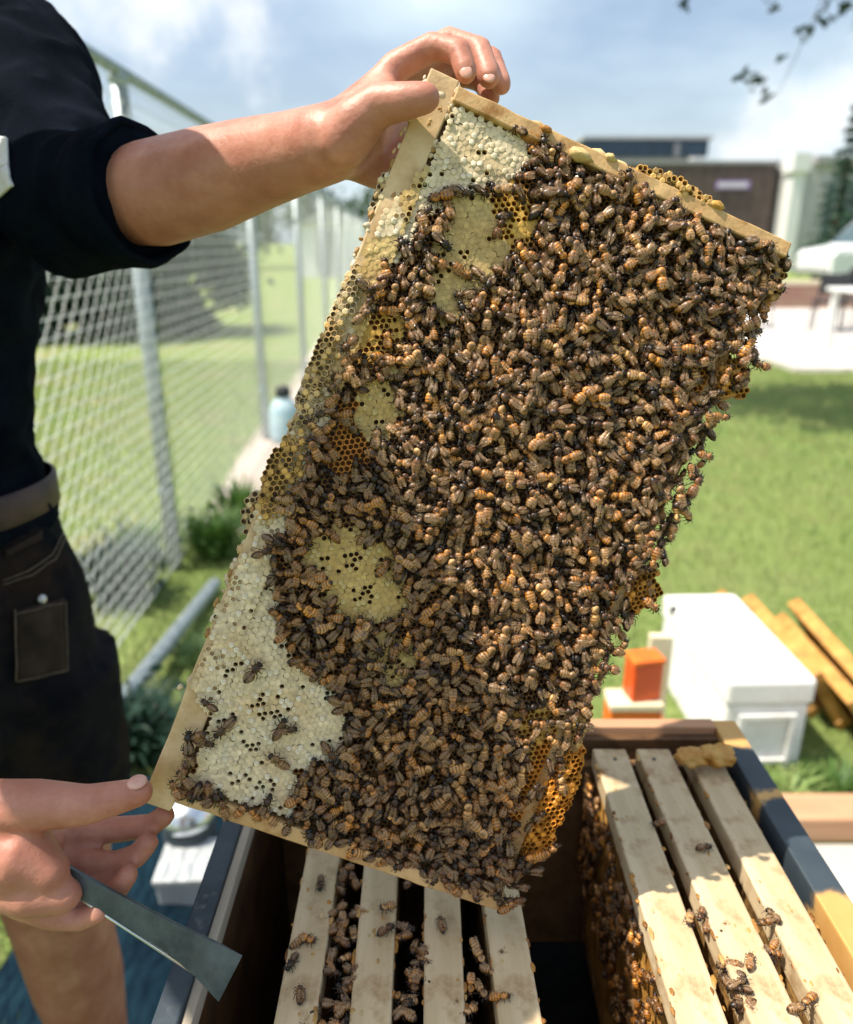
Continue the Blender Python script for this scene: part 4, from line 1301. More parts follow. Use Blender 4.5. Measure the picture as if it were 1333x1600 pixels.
def bee_shape(var):
    mb = MB()
    dark = np.array([(0.020, 0.010, 0.006), (0.030, 0.015, 0.008), (0.012, 0.008, 0.006), (0.045, 0.020, 0.008)][var])
    band = np.array([(0.50, 0.23, 0.055), (0.62, 0.36, 0.14), (0.22, 0.09, 0.025), (0.66, 0.29, 0.045)][var])
    fuzz = np.array([(0.38, 0.20, 0.075), (0.56, 0.36, 0.18), (0.12, 0.06, 0.03), (0.56, 0.28, 0.08)][var])
    prof = [(-.0070, .0003, .0014), (-.0063, .0013, .0017), (-.0052, .0021, .0021), (-.0049, .0022, .0021), (-.0037, .00265, .0025), (-.0034, .0027, .0025),
            (-.0022, .0027, .0027), (-.0019, .0026, .0027), (-.0007, .0021, .0027), (.0003, .0011, .0026)]
    cols = [dark, dark, band * .8, dark, band, dark, band * 1.1, dark * 1.5, band * 1.2, dark]
    seg = 10
    vv, cc = [], []
    for (x, r, z), c in zip(prof, cols):
        for k_ in range(seg):
            th = 6.2832 * k_ / seg
            vv.append((x, r * math.cos(th), z + r * 0.9 * math.sin(th)))
            cc.append(tuple(c))
    ff = [(i * seg + k_, i * seg + (k_ + 1) % seg, (i + 1) * seg + (k_ + 1) % seg, (i + 1) * seg + k_) for i in range(len(prof) - 1) for k_ in range(seg)]
    ff += [tuple(range(seg - 1, -1, -1)), tuple((len(prof) - 1) * seg + k_ for k_ in range(seg))]
    mb.add(vv, ff, col=cc)
    # furry thorax: mottled, darker bald patch on top
    o0 = len(mb.v)
    mb.ellipsoid((.0021, 0, .0027), (.0024, .0022, .0020), 11, 7, col=tuple(fuzz), noise_amp=.30, noise_scale=4)
    for q in range(o0, len(mb.v)):
        z = mb.v[q][2]
        mb.c[q] = tuple(fuzz * (.35 if z > .0043 else random.uniform(.6, 1.25)))
    mb.ellipsoid((.0049, 0, .0021), (.0012, .0018, .0015), 8, 5, col=tuple(dark * 2.0))
    for s_ in (-1, 1):
        mb.ellipsoid((.0051, s_ * .0013, .0024), (.0007, .0006, .0009), 6, 4, col=tuple(dark * .6))
        mb.tube([(.0057, s_ * .0005, .0026), (.0066, s_ * .0010, .0032), (.0077, s_ * .0015, .0026)], .00016, 4, col=tuple(dark))
        for (x0, x1, x2) in ((.0034, .0046, .0052), (.0022, .0020, .0022), (.0012, -.0004, -.0026)):
            mb.tube([(x0, s_ * .0012, .0015), (x1, s_ * .0031, .0024), (x2, s_ * .0037, .0001)], [.00034, .00030, .00018], 4, col=tuple(dark * 1.4))
    return mb
def wing_shape(s_):
    mb = MB()
    out = [(0.0010, 0.0009), (-0.0006, 0.0017), (-0.0030, 0.0024), (-0.0050, 0.0024), (-0.0060, 0.0016), (-0.0056, 0.0006), (-0.0034, 0.0001), (-0.0008, 0.0003)]
    vv = [(x, s_ * y, 0.0053 + 0.0002 * math.sin(x * 900) - 0.30 * max(0, y - .0006)) for x, y in out]
    vb_ = [(x, y, z - 0.00006) for x, y, z in vv]
    n = len(out)
    mb.add(vv + vb_, [tuple(range(n)), tuple(range(2 * n - 1, n - 1, -1))] + [(k_, n + k_, n + (k_ + 1) % n, (k_ + 1) % n) for k_ in range(n)], col=(0.5, 0.4, 0.3))
    return mb
BEE = [bee_shape(i) for i in range(4)]
BEE_ME = []
for b in BEE:
    row_ = []
    full = list(b.c)
    for k_ in (.32, .6, .95):
        b.c = [tuple(np.minimum(np.array(c_) * k_ * np.array((1.05, .92, .75)), .85)) for c_ in full]
        row_.append(b.mesh('bee_body', MAT['bee_body'], True))
    b.c = full
    BEE_ME.append(row_)
WING = {s_: wing_shape(s_) for s_ in (-1, 1)}
WING_ME = {s_: WING[s_].mesh('wing', MAT['wing']) for s_ in (-1, 1)}

frame_R = Matrix(((e1[0], -e2[0], nrm[0]), (e1[1], -e2[1], nrm[1]), (e1[2], -e2[2], nrm[2])))
spots = []   # (world matrix, variant, visible weight)
def bee_matrix(pos, base_R, ang, tilt, roll, sc_):
    R = base_R @ Matrix.Rotation(ang, 3, 'Z') @ Matrix.Rotation(tilt, 3, 'Y') @ Matrix.Rotation(roll, 3, 'X')
    m = R.to_4x4()
    st = (sc_ * random.uniform(.9, 1.18), sc_ * random.uniform(.9, 1.08), sc_)
    for i in range(3):
        for j in range(3):
            m[i][j] *= st[j]
    m.translation = Vector(pos)
    return m
grid = {}
CELL = 0.008
def far_enough(u, v, d):
    i, j = int(u // CELL), int(v // CELL)
    for a in range(i - 1, i + 2):
        for b in range(j - 1, j + 2):
            for (x, y) in grid.get((a, b), ()):
                if (x - u) ** 2 + (y - v) ** 2 < d * d:
                    return False
    return True
edge = [(380, 1248), (450, 1232), (490, 1210), (540, 1195), (590, 1200), (620, 1140), (700, 1118), (770, 1092), (830, 1068), (880, 1040), (930, 1044),
        (970, 1005), (1040, 965), (1100, 935), (1170, 908), (1260, 885), (1340, 860), (1400, 815), (1430, 795)]
ey, ex = [a for a, b in edge], [b for a, b in edge]
comb_bees = []
tries = 0
for tries in range(30000):
    u, v = random.uniform(0.004, FWU + 0.022), random.uniform(0.008, FHV - 0.006)
    pxy = proj(F2W(u, v))
    if pxy[0] > np.interp(pxy[1], ey, ex) - 6:
        continue
    kind, dens = region(pxy[0], pxy[1])
    if u < 0.014 and random.random() > 0.5 or u < 0.009 and random.random() > .12:
        continue
    if dens < 0.9 and random.random() > dens * 0.07:
        continue
    if not far_enough(u, v, 0.0056 + .0009 * mnoise.noise(Vector((u * 40, v * 40, 7)))):
        continue
    grid.setdefault((int(u // CELL), int(v // CELL)), []).append((u, v))
    ang = random.uniform(0, 6.2832) if random.random() < .5 else random.gauss(1.9 + 1.5 * mnoise.noise(Vector((u * 14, v * 14, 5))), .7)
    if u > FWU - 0.006:
        # hanging round the outer edge of the comb
        n_ = random.uniform(-0.014, 0.002)
    else:
        n_ = comb_z(min(u, FWU - .01), v) + random.uniform(0.0004, 0.0030) + (0.004 if u < 0.012 else 0)
    var = random.choices([0, 1, 2, 3], [4, 3, 5, 2])[0]
    sc_ = random.uniform(.90, 1.20)
    comb_bees.append((bee_matrix(F2W(u, v, n_), frame_R, ang, random.gauss(0.05, .26), random.gauss(0, .4), sc_), var, n_ + random.random() * .004))
# a second, looser layer walking over the others where they crowd most
for q in range(260):
    px, py = random.choice([(1000, 420, 160), (820, 700, 150), (650, 1220, 120), (940, 560, 160), (780, 1000, 120)])[:3][0:2]
    px += random.gauss(0, 120); py += random.gauss(0, 150)
    u, v = px2uv(px, py)
    if not (0.02 < u < FWU - 0.008 and 0.014 < v < FHV - 0.014):
        continue
    if region(px, py)[1] < 0.9:
        continue
    n_ = comb_z(u, v) + 0.0048 + random.uniform(0, .0012)
    comb_bees.append((bee_matrix(F2W(u, v, n_), frame_R, random.uniform(0, 6.28), random.gauss(0, .22), random.gauss(0, .3), random.uniform(1.05, 1.25)), random.choice([0, 1, 1, 2, 3]), n_ + .006))

hive_bees = []
Rz = Matrix.Identity(3)
def on_level(px, py, z, jit=6, n=1, tilt=.1):
    for q in range(n):
        p = PZ(px + random.gauss(0, jit), py + random.gauss(0, jit * 1.2), z)
        hive_bees.append((bee_matrix(p, Rz, random.uniform(0, 6.28), random.gauss(0, tilt), random.gauss(0, .2), random.uniform(.95, 1.12)), random.choice([0, 1, 2, 3]), 0))
for (px, py, n, jx) in [(535, 1400, 7, 16), (530, 1460, 9, 18), (540, 1520, 10, 18), (525, 1580, 9, 18), (640, 1470, 6, 14), (655, 1530, 8, 15), (640, 1585, 5, 14), (745, 1500, 4, 14), (740, 1580, 5, 14)]:
    on_level(px, py, HZ - 0.011, jx, n, .35)
for (px, py) in [(468, 1480), (458, 1505), (485, 1468), (505, 1385), (610, 1425), (598, 1450), (690, 1448), (640, 1380), (460, 1560), (1090, 1432), (1078, 1440), (1192, 1452), (1245, 1582), (1205, 1440),
                 (1160, 1555), (1030, 1290), (1265, 1570), (780, 1560), (1098, 1330), (1170, 1500), (1150, 1540)]:
    on_level(px, py, HZ - 0.0055, 3, 1, .05)
for (px, py, n) in [(1120, 1460, 4), (1140, 1520, 5), (1165, 1570, 5), (1215, 1500, 3)]:
    on_level(px, py, HZ - 0.011, 10, n, .35)
# bees on the left faces of the frame right of the gap
fx_ = FX[4] - 0.0135
Rl = Matrix(((0, 0, -1), (1, 0, 0), (0, -1, 0)))
for q in range(260):
    yy, zz = random.uniform(0.28, 0.590), HZ - random.uniform(0.024, 0.14)
    hive_bees.append((bee_matrix((fx_ - 0.0018 * random.random() - .001, yy, zz), Rl, random.uniform(0, 6.28), random.gauss(0, .15), random.gauss(0, .25), random.uniform(.95, 1.1)), random.choice([0, 1, 3, 3]), -1 if q > 45 else 0))

def place_bee(m, var, label, group):
    o = obj_from('honey_bee', random.choice(BEE_ME[var]))
    o.matrix_world = m
    loc, rq, sc_ = m.decompose()
    o.location, o.rotation_euler, o.scale = loc, rq.to_euler(), sc_
    tag(o, label, 'bee', group)
    for s_ in (-1, 1):
        obj_from('wing', WING_ME[s_], o)
def mass(name, items, label):
    V, Fc, C_, mi, off = [], [], [], [], 0
    arr = {}
    for var in range(4):
        vs_, fs_, cs_, ms_ = list(BEE[var].v), list(BEE[var].f), list(BEE[var].c), [0] * len(BEE[var].f)
        for s_ in (-1, 1):
            o_ = len(vs_)
            vs_ += WING[s_].v
            cs_ += WING[s_].c
            fs_ += [tuple(o_ + i for i in f) for f in WING[s_].f]
            ms_ += [1] * len(WING[s_].f)
        arr[var] = (np.array(vs_), fs_, np.array(cs_), ms_)
    for m, var, w in items:
        vs_, fs_, cs_, ms_ = arr[var]
        mm = np.array(m)
        V.append(vs_ @ mm[:3, :3].T + mm[:3, 3])
        Fc.extend([tuple(off + i for i in f) for f in fs_])
        C_.append(np.minimum(cs_ * random.choice([.15, .26, .42, .62, .85, 1.15]) * np.array((1.08, .92, .72)), .85))
        mi.extend(ms_)
        off += len(vs_)
    me = bpy.data.meshes.new(name)
    me.from_pydata(np.concatenate(V).tolist(), [], Fc)
    me.materials.append(MAT['bee_body'])
    me.materials.append(MAT['wing'])
    me.polygons.foreach_set('material_index', mi)
    me.polygons.foreach_set('use_smooth', [True] * len(Fc))
    at = me.color_attributes.new('col', 'FLOAT_COLOR', 'POINT')
    cc = np.concatenate(C_)
    at.data.foreach_set('color', np.c_[cc, np.ones(len(cc))].ravel())
    me.update()
    return tag(obj_from(name, me), label, 'bees', kind='stuff')
comb_bees.sort(key=lambda t: -t[2])
n_ind = 215
hb_ind = [b for b in hive_bees if b[2] >= 0][:85]
hb_rest = [b for b in hive_bees if b not in hb_ind]
for m, var, w in comb_bees[:n_ind]:
    place_bee(m, var, 'honey bee walking on top of the crowd on the held comb', 'bees on the held comb')
for m, var, w in hb_ind:
    place_bee(m, var, 'honey bee crawling among the frames of the open hive', 'bees on the open hive')
mass('bee_crowd', comb_bees[n_ind:] + hb_rest, 'dense crowd of brown honey bees covering the held comb')
print('BEES', len(comb_bees), len(hive_bees))

# ================================================================== PERSON
def V3(p): return Vector((float(p[0]), float(p[1]), float(p[2])))
face = Vector((0.5, -0.866, 0)).normalized()
left = Vector((0.866, 0.5, 0)).normalized()
shL, shR = V3(P(22, 92, 0.72)), Vector((-0.63, 0.58, 1.36))
hip = Vector((-0.538, 0.735, 0.90))
chest = (shL + shR) / 2
def remeshed(name, mb, voxel, smooth_it, mat, parent=None, disp=None):
    tmp = mb.build(name, mat)
    fix_normals(tmp)
    r = tmp.modifiers.new('remesh', 'REMESH')
    r.mode = 'VOXEL'
    r.voxel_size = voxel
    r.use_smooth_shade = True
    s_ = tmp.modifiers.new('smooth', 'SMOOTH')
    s_.factor = 0.5
    s_.iterations = smooth_it
    dg = bpy.context.evaluated_depsgraph_get()
    me = bpy.data.meshes.new_from_object(tmp.evaluated_get(dg))
    me.name = name
    bpy.data.objects.remove(tmp)
    if disp:
        n = len(me.vertices)
        co = np.empty(n * 3, np.float32)
        no = np.empty(n * 3, np.float32)
        me.vertices.foreach_get('co', co)
        me.vertices.foreach_get('normal', no)
        co, no = co.reshape(-1, 3), no.reshape(-1, 3)
        d = np.array([disp(Vector(c)) for c in co], np.float32)
        co += no * d[:, None]
        me.vertices.foreach_set('co', co.ravel())
    me.polygons.foreach_set('use_smooth', [True] * len(me.polygons))
    me.update()
    if not me.materials:
        me.materials.append(mat)
    return obj_from(name, me, parent)

B = MB()
def ring(c, ra, rb, up=None):
    return (c, left * ra, face * rb)
# trunk
B.loft([ring(hip + Vector((0, 0, -.10)), .11, .08), ring(hip, .13, .095), ring(hip + Vector((0, 0, .12)), .115, .08), ring((hip + chest) / 2 + Vector((0, 0, .02)), .115, .08),
        ring(chest + Vector((0, 0, -.10)), .125, .085), ring(chest + Vector((0, 0, .0)), .11, .07), ring(chest + Vector((0, 0, .05)), .06, .055)])
neck = chest + Vector((0.0, 0.01, 0.05))
head = Vector((-0.405, 0.43, 1.565))  # bent forward out of view so the added hat shades the comb
B.capsule([neck, neck.lerp(head, .75)], [.056, .05])
look = Vector((0.86, -0.42, -0.28)).normalized()
hl = Vector((0, 0, 1)).cross(look).normalized()
hu = look.cross(hl).normalized()
HM = Matrix((look, hl, hu)).transposed()
B.ellipsoid(head, (.092, .074, .112), 20, 14, HM)
B.ellipsoid(head + HM @ Vector((.045, 0, -.065)), (.045, .048, .048), 16, 10, HM)
B.capsule([head + HM @ Vector((.088, 0, .012)), head + HM @ Vector((.108, 0, -.022))], [.008, .013])
for s_ in (-1, 1):
    B.ellipsoid(head + HM @ Vector((-.002, s_ * .076, -.005)), (.018, .008, .03), 10, 8, HM)
    B.ellipsoid(head + HM @ Vector((.078, s_ * .03, .012)), (.014, .018, .010), 10, 8, HM)
B.ellipsoid(head + HM @ Vector((.082, 0, -.055)), (.016, .024, .009), 10, 8, HM)
# legs
for s_, kx, fxx in ((1, (-0.49, 0.79, 0.46), (-0.475, 0.80, 0.07)), (-1, (-0.635, 0.70, 0.46), (-0.635, 0.72, 0.07))):
    h0 = hip + left * (.082 * s_) + Vector((0, 0, -.05))
    k0, f0 = Vector(kx), Vector(fxx)
    B.capsule([h0, h0.lerp(k0, .5), k0, k0.lerp(f0, .35) - face * .012, k0.lerp(f0, .7), f0], [.070, .086, .062, .060, .043, .038], 18)
    B.capsule([f0 + Vector((0, 0, -.03)) - face * .03, f0 + Vector((0, 0, -.04)) + face * .14], [.036, .032], 14)
# left (raised) arm
elL = V3(P(160, 318, .60))
wrL = V3(P(515, 224, .475))
B.capsule([shL, shL.lerp(elL, .5), elL], [.036, .034, .036], 18)
B.capsule([elL.lerp(V3(P(243, 303, .567)), .5), V3(P(243, 303, .567)), V3(P(330, 280, .54)), V3(P(400, 257, .52)), V3(P(460, 240, .498)), wrL], [.034, .0370, .0345, .0295, .0255, .0230], 20)
def H(*a): return V3(P(*a))
hand = [
    ([wrL, H(560, 196, .482), H(592, 140, .480)], [.0225, .021, .0125]),
    ([wrL, H(565, 205, .492), H(602, 150, .498)], [.022, .020, .0125]),
    ([wrL, H(570, 220, .500), H(612, 175, .512)], [.021, .019, .012]),
    ([wrL, H(572, 240, .500), H(618, 210, .520)], [.020, .018, .012]),
    ([H(540, 235, .488), H(590, 262, .500), H(625, 240, .515)], [.016, .014, .011]),
    ([H(592, 140, .480), H(618, 105, .478), H(678, 72, .474), H(718, 82, .468), H(728, 112, .465)], [.0115, .0098, .0088, .0080, .0072]),
    ([H(602, 150, .498), H(640, 100, .498), H(704, 64, .496), H(750, 78, .489), H(764, 120, .481)], [.0115, .0100, .0090, .0082, .0074]),
    ([H(612, 175, .512), H(655, 118, .516), H(722, 78, .515), H(768, 92, .506), H(783, 132, .495)], [.0110, .0095, .0086, .0078, .0070]),
    ([H(618, 210, .520), H(668, 150, .528), H(718, 118, .530), H(752, 128, .522), H(768, 152, .513)], [.0100, .0085, .0076, .0070, .0064]),
    ([H(535, 222, .462), H(560, 190, .456), H(596, 162, .450), H(634, 158, .443), H(664, 153, .4405)], [.0165, .0155, .0125, .0105, .0090]),
    ([H(560, 190, .458), H(600, 150, .468), H(600, 140, .480)], [.0125, .0105, .0105]),
]
for pts, rr in hand:
    B.capsule(pts, rr, 14)
# right (lower) arm
elR = Vector((-0.50, 0.45, 1.09))
wrR = V3(P(-105, 1325, .462))
B.capsule([shR, shR.lerp(elR, .5), elR], [.044, .042, .040], 18)
B.capsule([elR, elR.lerp(wrR, .3), elR.lerp(wrR, .7), wrR], [.041, .039, .030, .025], 18)
hand2 = [
    ([wrR, H(-10, 1275, .462), H(45, 1272, .462)], [.024, .021, .0135]),
    ([wrR, H(-20, 1310, .468), H(62, 1318, .478)], [.024, .022, .014]),
    ([wrR, H(-20, 1345, .466), H(55, 1352, .474)], [.024, .021, .0135]),
    ([wrR, H(-20, 1375, .462), H(40, 1388, .464)], [.022, .019, .0125]),
    ([H(-20, 1330, .455), H(40, 1340, .452), H(72, 1362, .452)], [.022, .0215, .0135]),
    ([H(0, 1380, .455), H(50, 1395, .452), H(100, 1398, .455)], [.015, .0145, .0105]),
    # thumb along the top edge to the lug
    ([H(-20, 1262, .452), H(60, 1258, .450), H(135, 1258, .452), H(185, 1246, .455), H(217, 1238, .458)], [.0165, .0150, .0120, .0100, .0086]),
    # index finger behind the lug, tip hooked under it
    ([H(62, 1308, .488), H(120, 1300, .498), H(185, 1296, .504), H(236, 1290, .503), H(257, 1274, .496)], [.0120, .0094, .0085, .0077, .0070]),
    # middle finger
    ([H(58, 1345, .480), H(115, 1350, .488), H(178, 1351, .489), H(214, 1337, .487), H(231, 1317, .486)], [.0115, .0092, .0084, .0077, .0070]),
    # ring finger
    ([H(45, 1385, .470), H(100, 1397, .476), H(156, 1401, .476), H(187, 1385, .473), H(200, 1367, .472)], [.0110, .0088, .0080, .0073, .0066]),
    # little finger
    ([H(30, 1408, .460), H(82, 1432, .463), H(126, 1436, .463), H(156, 1425, .461)], [.0100, .0080, .0072, .0064]),
]
for pts, rr in hand2:
    B.capsule(pts, rr, 14)
person = remeshed('person', B, 0.0023, 4, MAT['skin'])
tag(person, 'beekeeper in a black shirt and dark shorts holding up the comb with bare hands', 'person')

# nails
def nail(p, d, n_, size=(.0062, .0050)):
    d = Vector(d).normalized()
    n_ = Vector(n_)
    n_ = (n_ - d * n_.dot(d)).normalized()
    m3 = Matrix((d, n_.cross(d), n_)).transposed()
    o = MB().ellipsoid(p, (size[0], size[1], .0017), 18, 10, m3).build('fingernail', MAT['nail'], person, smooth=True)
    return o
tocam = lambda p: (Vector(CAMP) - p).normalized()
p = H(214, 1234, .458)
nail(p + Vector(AX_U) * .0046 + tocam(p) * .0044, H(225, 1236, .458) - H(185, 1245, .455), tocam(p) + Vector(AX_U) * 1.0, (.0060, .0050))
p = H(657, 153, .4405)
nail(p + tocam(p) * .0052 + Vector(AX_U) * .0038, H(670, 152, .4405) - H(634, 158, .443), tocam(p) + Vector(AX_U) * .8)
for a, b in ((H(720, 100, .466), H(728, 112, .465)), (H(758, 105, .484), H(764, 120, .481))):
    nail(b + tocam(b) * .0056, b - a, tocam(b) + Vector((.2, 0, 0)), (.0046, .0038))
# shirt with rolled sleeves
def folds(s1, a1, s2, a2):
    return lambda c: a1 * mnoise.noise(c * s1) + a2 * abs(mnoise.noise(c * s2 + Vector((5, 2, 9))))
S = MB()
S.loft([ring(hip + Vector((0, 0, .12)), .150, .118), ring(hip + Vector((0, 0, .20)), .140, .112), ring((hip + chest) / 2 + Vector((0, 0, .05)), .146, .113),
        ring(chest + Vector((0, 0, -.12)), .165, .120), ring(chest + Vector((0, 0, -.02)), .150, .105), ring(chest + Vector((0, 0, .055)), .075, .066)])
cufL = V3(P(216, 306, .572))
S.capsule([shL + Vector((0, 0, -.005)), V3(P(50, 215, .665)), V3(P(122, 316, .612)), V3(P(176, 312, .590))], [.062, .064, .058, .046], 24)
S.tube([V3(P(166, 313, .594)), cufL], [.046, .046], 24)
S.capsule([shR, shR.lerp(elR, .5), elR], [.074, .066, .058], 20)
shirt = remeshed('shirt', S, 0.006, 3, MAT['shirt'], person, lambda c, f=folds(14, .012, 26, -.012): f(c) + .004)
ct = MB()
cd = (V3(P(330, 280, .54)) - V3(P(180, 314, .588))).normalized()
cm3 = rot_to(cd)
nn_ = 40
prof = [(.0435, -.034), (.0490, -.032), (.0500, -.020), (.0505, -.004), (.0500, .004), (.0475, .007), (.0445, .004), (.0430, -.01)]
ct.lathe(prof, V3(P(219, 305, .571)), nn_, cm3)
ct.v = [tuple(Vector(p_) + (Vector(p_) - V3(P(219, 305, .571))).normalized() * 0.004 * mnoise.noise(Vector(p_) * 45)) for p_ in ct.v]
ct.build('rolled_cuff', MAT['shirt'], shirt, smooth=True)
# pale chest print at the picture's left edge
pr = MB()
for (px, py, rx_, ry_) in [(4, 248, 9, 14), (8, 285, 8, 18), (14, 232, 6, 8)]:
    pass

# shorts
D = MB()
D.loft([ring(hip + Vector((0, 0, -.13)), .135, .115), ring(hip + Vector((0, 0, -.05)), .168, .130), ring(hip + Vector((0, 0, .03)), .166, .128), ring(hip + Vector((0, 0, .13)), .146, .112), ring(hip + Vector((0, 0, .175)), .142, .110)])
for s_, kx in ((1, (-0.49, 0.79, 0.46)), (-1, (-0.635, 0.70, 0.46))):
    h0 = hip + left * (.084 * s_) + Vector((0, 0, -.05))
    D.tube([h0, h0.lerp(Vector(kx), .28), h0.lerp(Vector(kx), .52)], [.104, .104, .106], 28)
shorts = remeshed('shorts', D, 0.006, 3, MAT['denim'], person, folds(14, .006, 34, -.006))
# belt, pockets, stitching on the shorts
def around(z, ra, rb, a0, a1, n=40):
    c = hip + Vector((0, 0, z))
    return [c + left * (ra * math.cos(a0 + (a1 - a0) * i / n)) - face * (rb * math.sin(a0 + (a1 - a0) * i / n)) * -1 for i in range(n + 1)]
bl = MB()
pts = [hip + Vector((0, 0, .152)) + left * (.148 * math.cos(t)) + face * (.117 * math.sin(t)) for t in np.linspace(0, 2 * math.pi, 61)]
vv = []
for p_ in pts[:-1]:
    d_ = (p_ - hip - Vector((0, 0, .152))).normalized()
    vv += [p_ + Vector((0, 0, -.017)), p_ + d_ * .004 + Vector((0, 0, -.015)), p_ + d_ * .004 + Vector((0, 0, .015)), p_ + Vector((0, 0, .017))]
n_ = 60
bl.add(vv, [(i * 4 + k_, ((i + 1) % n_) * 4 + k_, ((i + 1) % n_) * 4 + k_ + 1, i * 4 + k_ + 1) for i in range(n_) for k_ in range(3)])
fix_normals(bl.build('belt', MAT['leather'], shorts, smooth=True))
from mathutils.bvhtree import BVHTree
def tree_of(o):
    me = o.data
    co = np.empty(len(me.vertices) * 3, np.float32)
    me.vertices.foreach_get('co', co)
    return BVHTree.FromPolygons([Vector(c) for c in co.reshape(-1, 3)], [tuple(p_.vertices) for p_ in me.polygons])
bt = tree_of(shorts)
st_tree = tree_of(shirt)
def on_surface(tree, px, py):
    v = Vector(P(px, py, 1.0)) - Vector(CAMP)
    hit = tree.ray_cast(Vector(CAMP), v.normalized())
    return hit[0], hit[1]
def patch(tree, outline, name, mat, parent, off=.003, nsub=10):
    """a cloth patch that follows the surface, outline = four photo pixels"""
    (a, b, c, d) = [np.array(q, float) for q in outline]
    vv, ok = [], True
    for i in range(nsub + 1):
        for j in range(nsub + 1):
            s_, t_ = i / nsub, j / nsub
            q = (a * (1 - s_) + b * s_) * (1 - t_) + (d * (1 - s_) + c * s_) * t_
            h_, n__ = on_surface(tree, q[0], q[1])
            if h_ is None:
                return None
            vv.append(h_ + n__ * off)
    mb = MB()
    ff = [(i * (nsub + 1) + j, (i + 1) * (nsub + 1) + j, (i + 1) * (nsub + 1) + j + 1, i * (nsub + 1) + j + 1) for i in range(nsub) for j in range(nsub)]
    mb.add(vv, ff)
    o = mb.build(name, mat, parent, smooth=True)
    md = o.modifiers.new('solid', 'SOLIDIFY')
    md.thickness = .003
    md.offset = 0
    return o
patch(bt, [(20, 955), (95, 935), (100, 1050), (25, 1065)], 'pocket', MAT['brown_cloth'], shorts)
patch(bt, [(100, 880), (128, 870), (128, 1040), (104, 1050)], 'side_seam', MAT['brown_cloth'], shorts)
patch(bt, [(5, 860), (60, 830), (62, 842), (6, 872)], 'pocket_edge', MAT['brown_cloth'], shorts)
for line in ([(22, 960), (94, 941)], [(20, 952), (22, 1062)], [(97, 938), (101, 1048)], [(24, 1062), (100, 1047)], [(0, 905), (40, 892), (75, 868), (92, 835)], [(0, 913), (42, 900), (80, 874), (97, 840)]):
    pts_ = []
    for k_ in range(len(line) - 1):
        for t_ in np.linspace(0, 1, 9):
            q = np.array(line[k_]) * (1 - t_) + np.array(line[k_ + 1]) * t_
            hh_, nn2 = on_surface(bt, q[0], q[1])
            if hh_ is not None and (not pts_ or (hh_ - pts_[-1]).length > .001):
                pts_.append(hh_ + nn2 * .0048)
    if len(pts_) > 2:
        MB().tube(pts_, .0009, 5).build('stitching', MAT['stitch'], shorts, smooth=True)
h_, n__ = on_surface(bt, 62, 937)
if h_ is not None:
    MB().lathe([(.004, 0), (.0052, .001), (.0045, .003), (.001, .0035)], h_ + n__ * .003, 14, rot_to(n__)).build('rivet', MAT['rim'], shorts, smooth=True)
for (ol) in ([(-8, 215), (14, 218), (16, 262), (-8, 268)], [(-8, 276), (16, 262), (22, 292), (-8, 318)]):
    patch(st_tree, ol, 'chest_print', MAT['print'], shirt, .002)
# shoes and hair
for f0 in (Vector((-0.475, 0.80, 0.07)), Vector((-0.635, 0.72, 0.07))):
    m = MB()
    m.capsule([f0 + Vector((0, 0, -.02)) - face * .035, f0 + Vector((0, 0, -.028)) + face * .07, f0 + Vector((0, 0, -.034)) + face * .155], [.046, .045, .035], 18)
    o = m.build('shoe', MAT['black_plastic'], person, smooth=True)
ha = MB()  # unseen hat, added so its brim shades the lower comb and left bars
up_h = (hu * .97 + Vector((0, 0, .25))).normalized()
hm3 = rot_to(up_h)
ha.lathe([(.088, .0), (.13, -.004), (.170, -.014), (.190, -.024), (.191, -.020), (.13, .002), (.095, .008), (.092, .05), (.080, .085), (.04, .098), (.005, .10)], head + up_h * .045, 40, hm3)
tag(ha.build('shade_hat', MAT['cream'], smooth=True), 'wide straw hat added out of view on the beekeeper to shade comb and left bars', 'hat')
hr = MB()
hr.ellipsoid(head + HM @ Vector((-.020, 0, .022)), (.092, .084, .110), 22, 16, HM, noise_amp=.08, noise_scale=3)
hr.capsule([head + HM @ Vector((-.10, 0, .01)), head + HM @ Vector((-.13, 0, -.06)), head + HM @ Vector((-.12, 0, -.16))], [.032, .034, .012], 14)
hr.build('hair', MAT['hair'], person, smooth=True)
for s_ in (-1, 1):
    MB().ellipsoid(head + HM @ Vector((.086, s_ * .03, .012)), (.007, .011, .0065), 12, 8, HM).build('eye', MAT['white'], person, smooth=True)

# hive tool in the lower hand
ht = MB()
A, Bq, Cq = H(60, 1345, .462), H(275, 1462, .452), H(366, 1520, .452)
dt = (Cq - A).normalized()
wv = Vector(AX_U) * .8 + Vector(AX_R) * .62
wv = (wv - dt * wv.dot(dt)).normalized()
nv_ = dt.cross(wv)
tool = empty('hive_tool', A, label='flat grey steel hive tool held across the lower hand', cat='hive tool')
sec = [(0.0, .0062), (.35, .0068), (.70, .0085), (.86, .0115), (1.0, .0150)]
Ltool = (Cq - A).length
vv = []
for t, hw in sec:
    c_ = dt * (t * Ltool) + nv_ * (.004 * max(0, t - .8) * 8)
    for a_, b_ in ((-1, -1), (1, -1), (1, 1), (-1, 1)):
        th = .0014 if t < .95 else .0005
        vv.append(c_ + wv * hw * a_ + nv_ * th * b_)
ff = [(i * 4 + k_, i * 4 + (k_ + 1) % 4, (i + 1) * 4 + (k_ + 1) % 4, (i + 1) * 4 + k_) for i in range(len(sec) - 1) for k_ in range(4)] + [(3, 2, 1, 0), tuple(len(vv) - 4 + k_ for k_ in range(4))]
fix_normals(MB().add(vv, ff).build('blade', MAT['steel'], tool, bevel=.0004))
eb = MB()
eb.tube([vv[0] + (vv[1] - vv[0]) * .01, vv[12] + (vv[13] - vv[12]) * .0], .0011, 6)
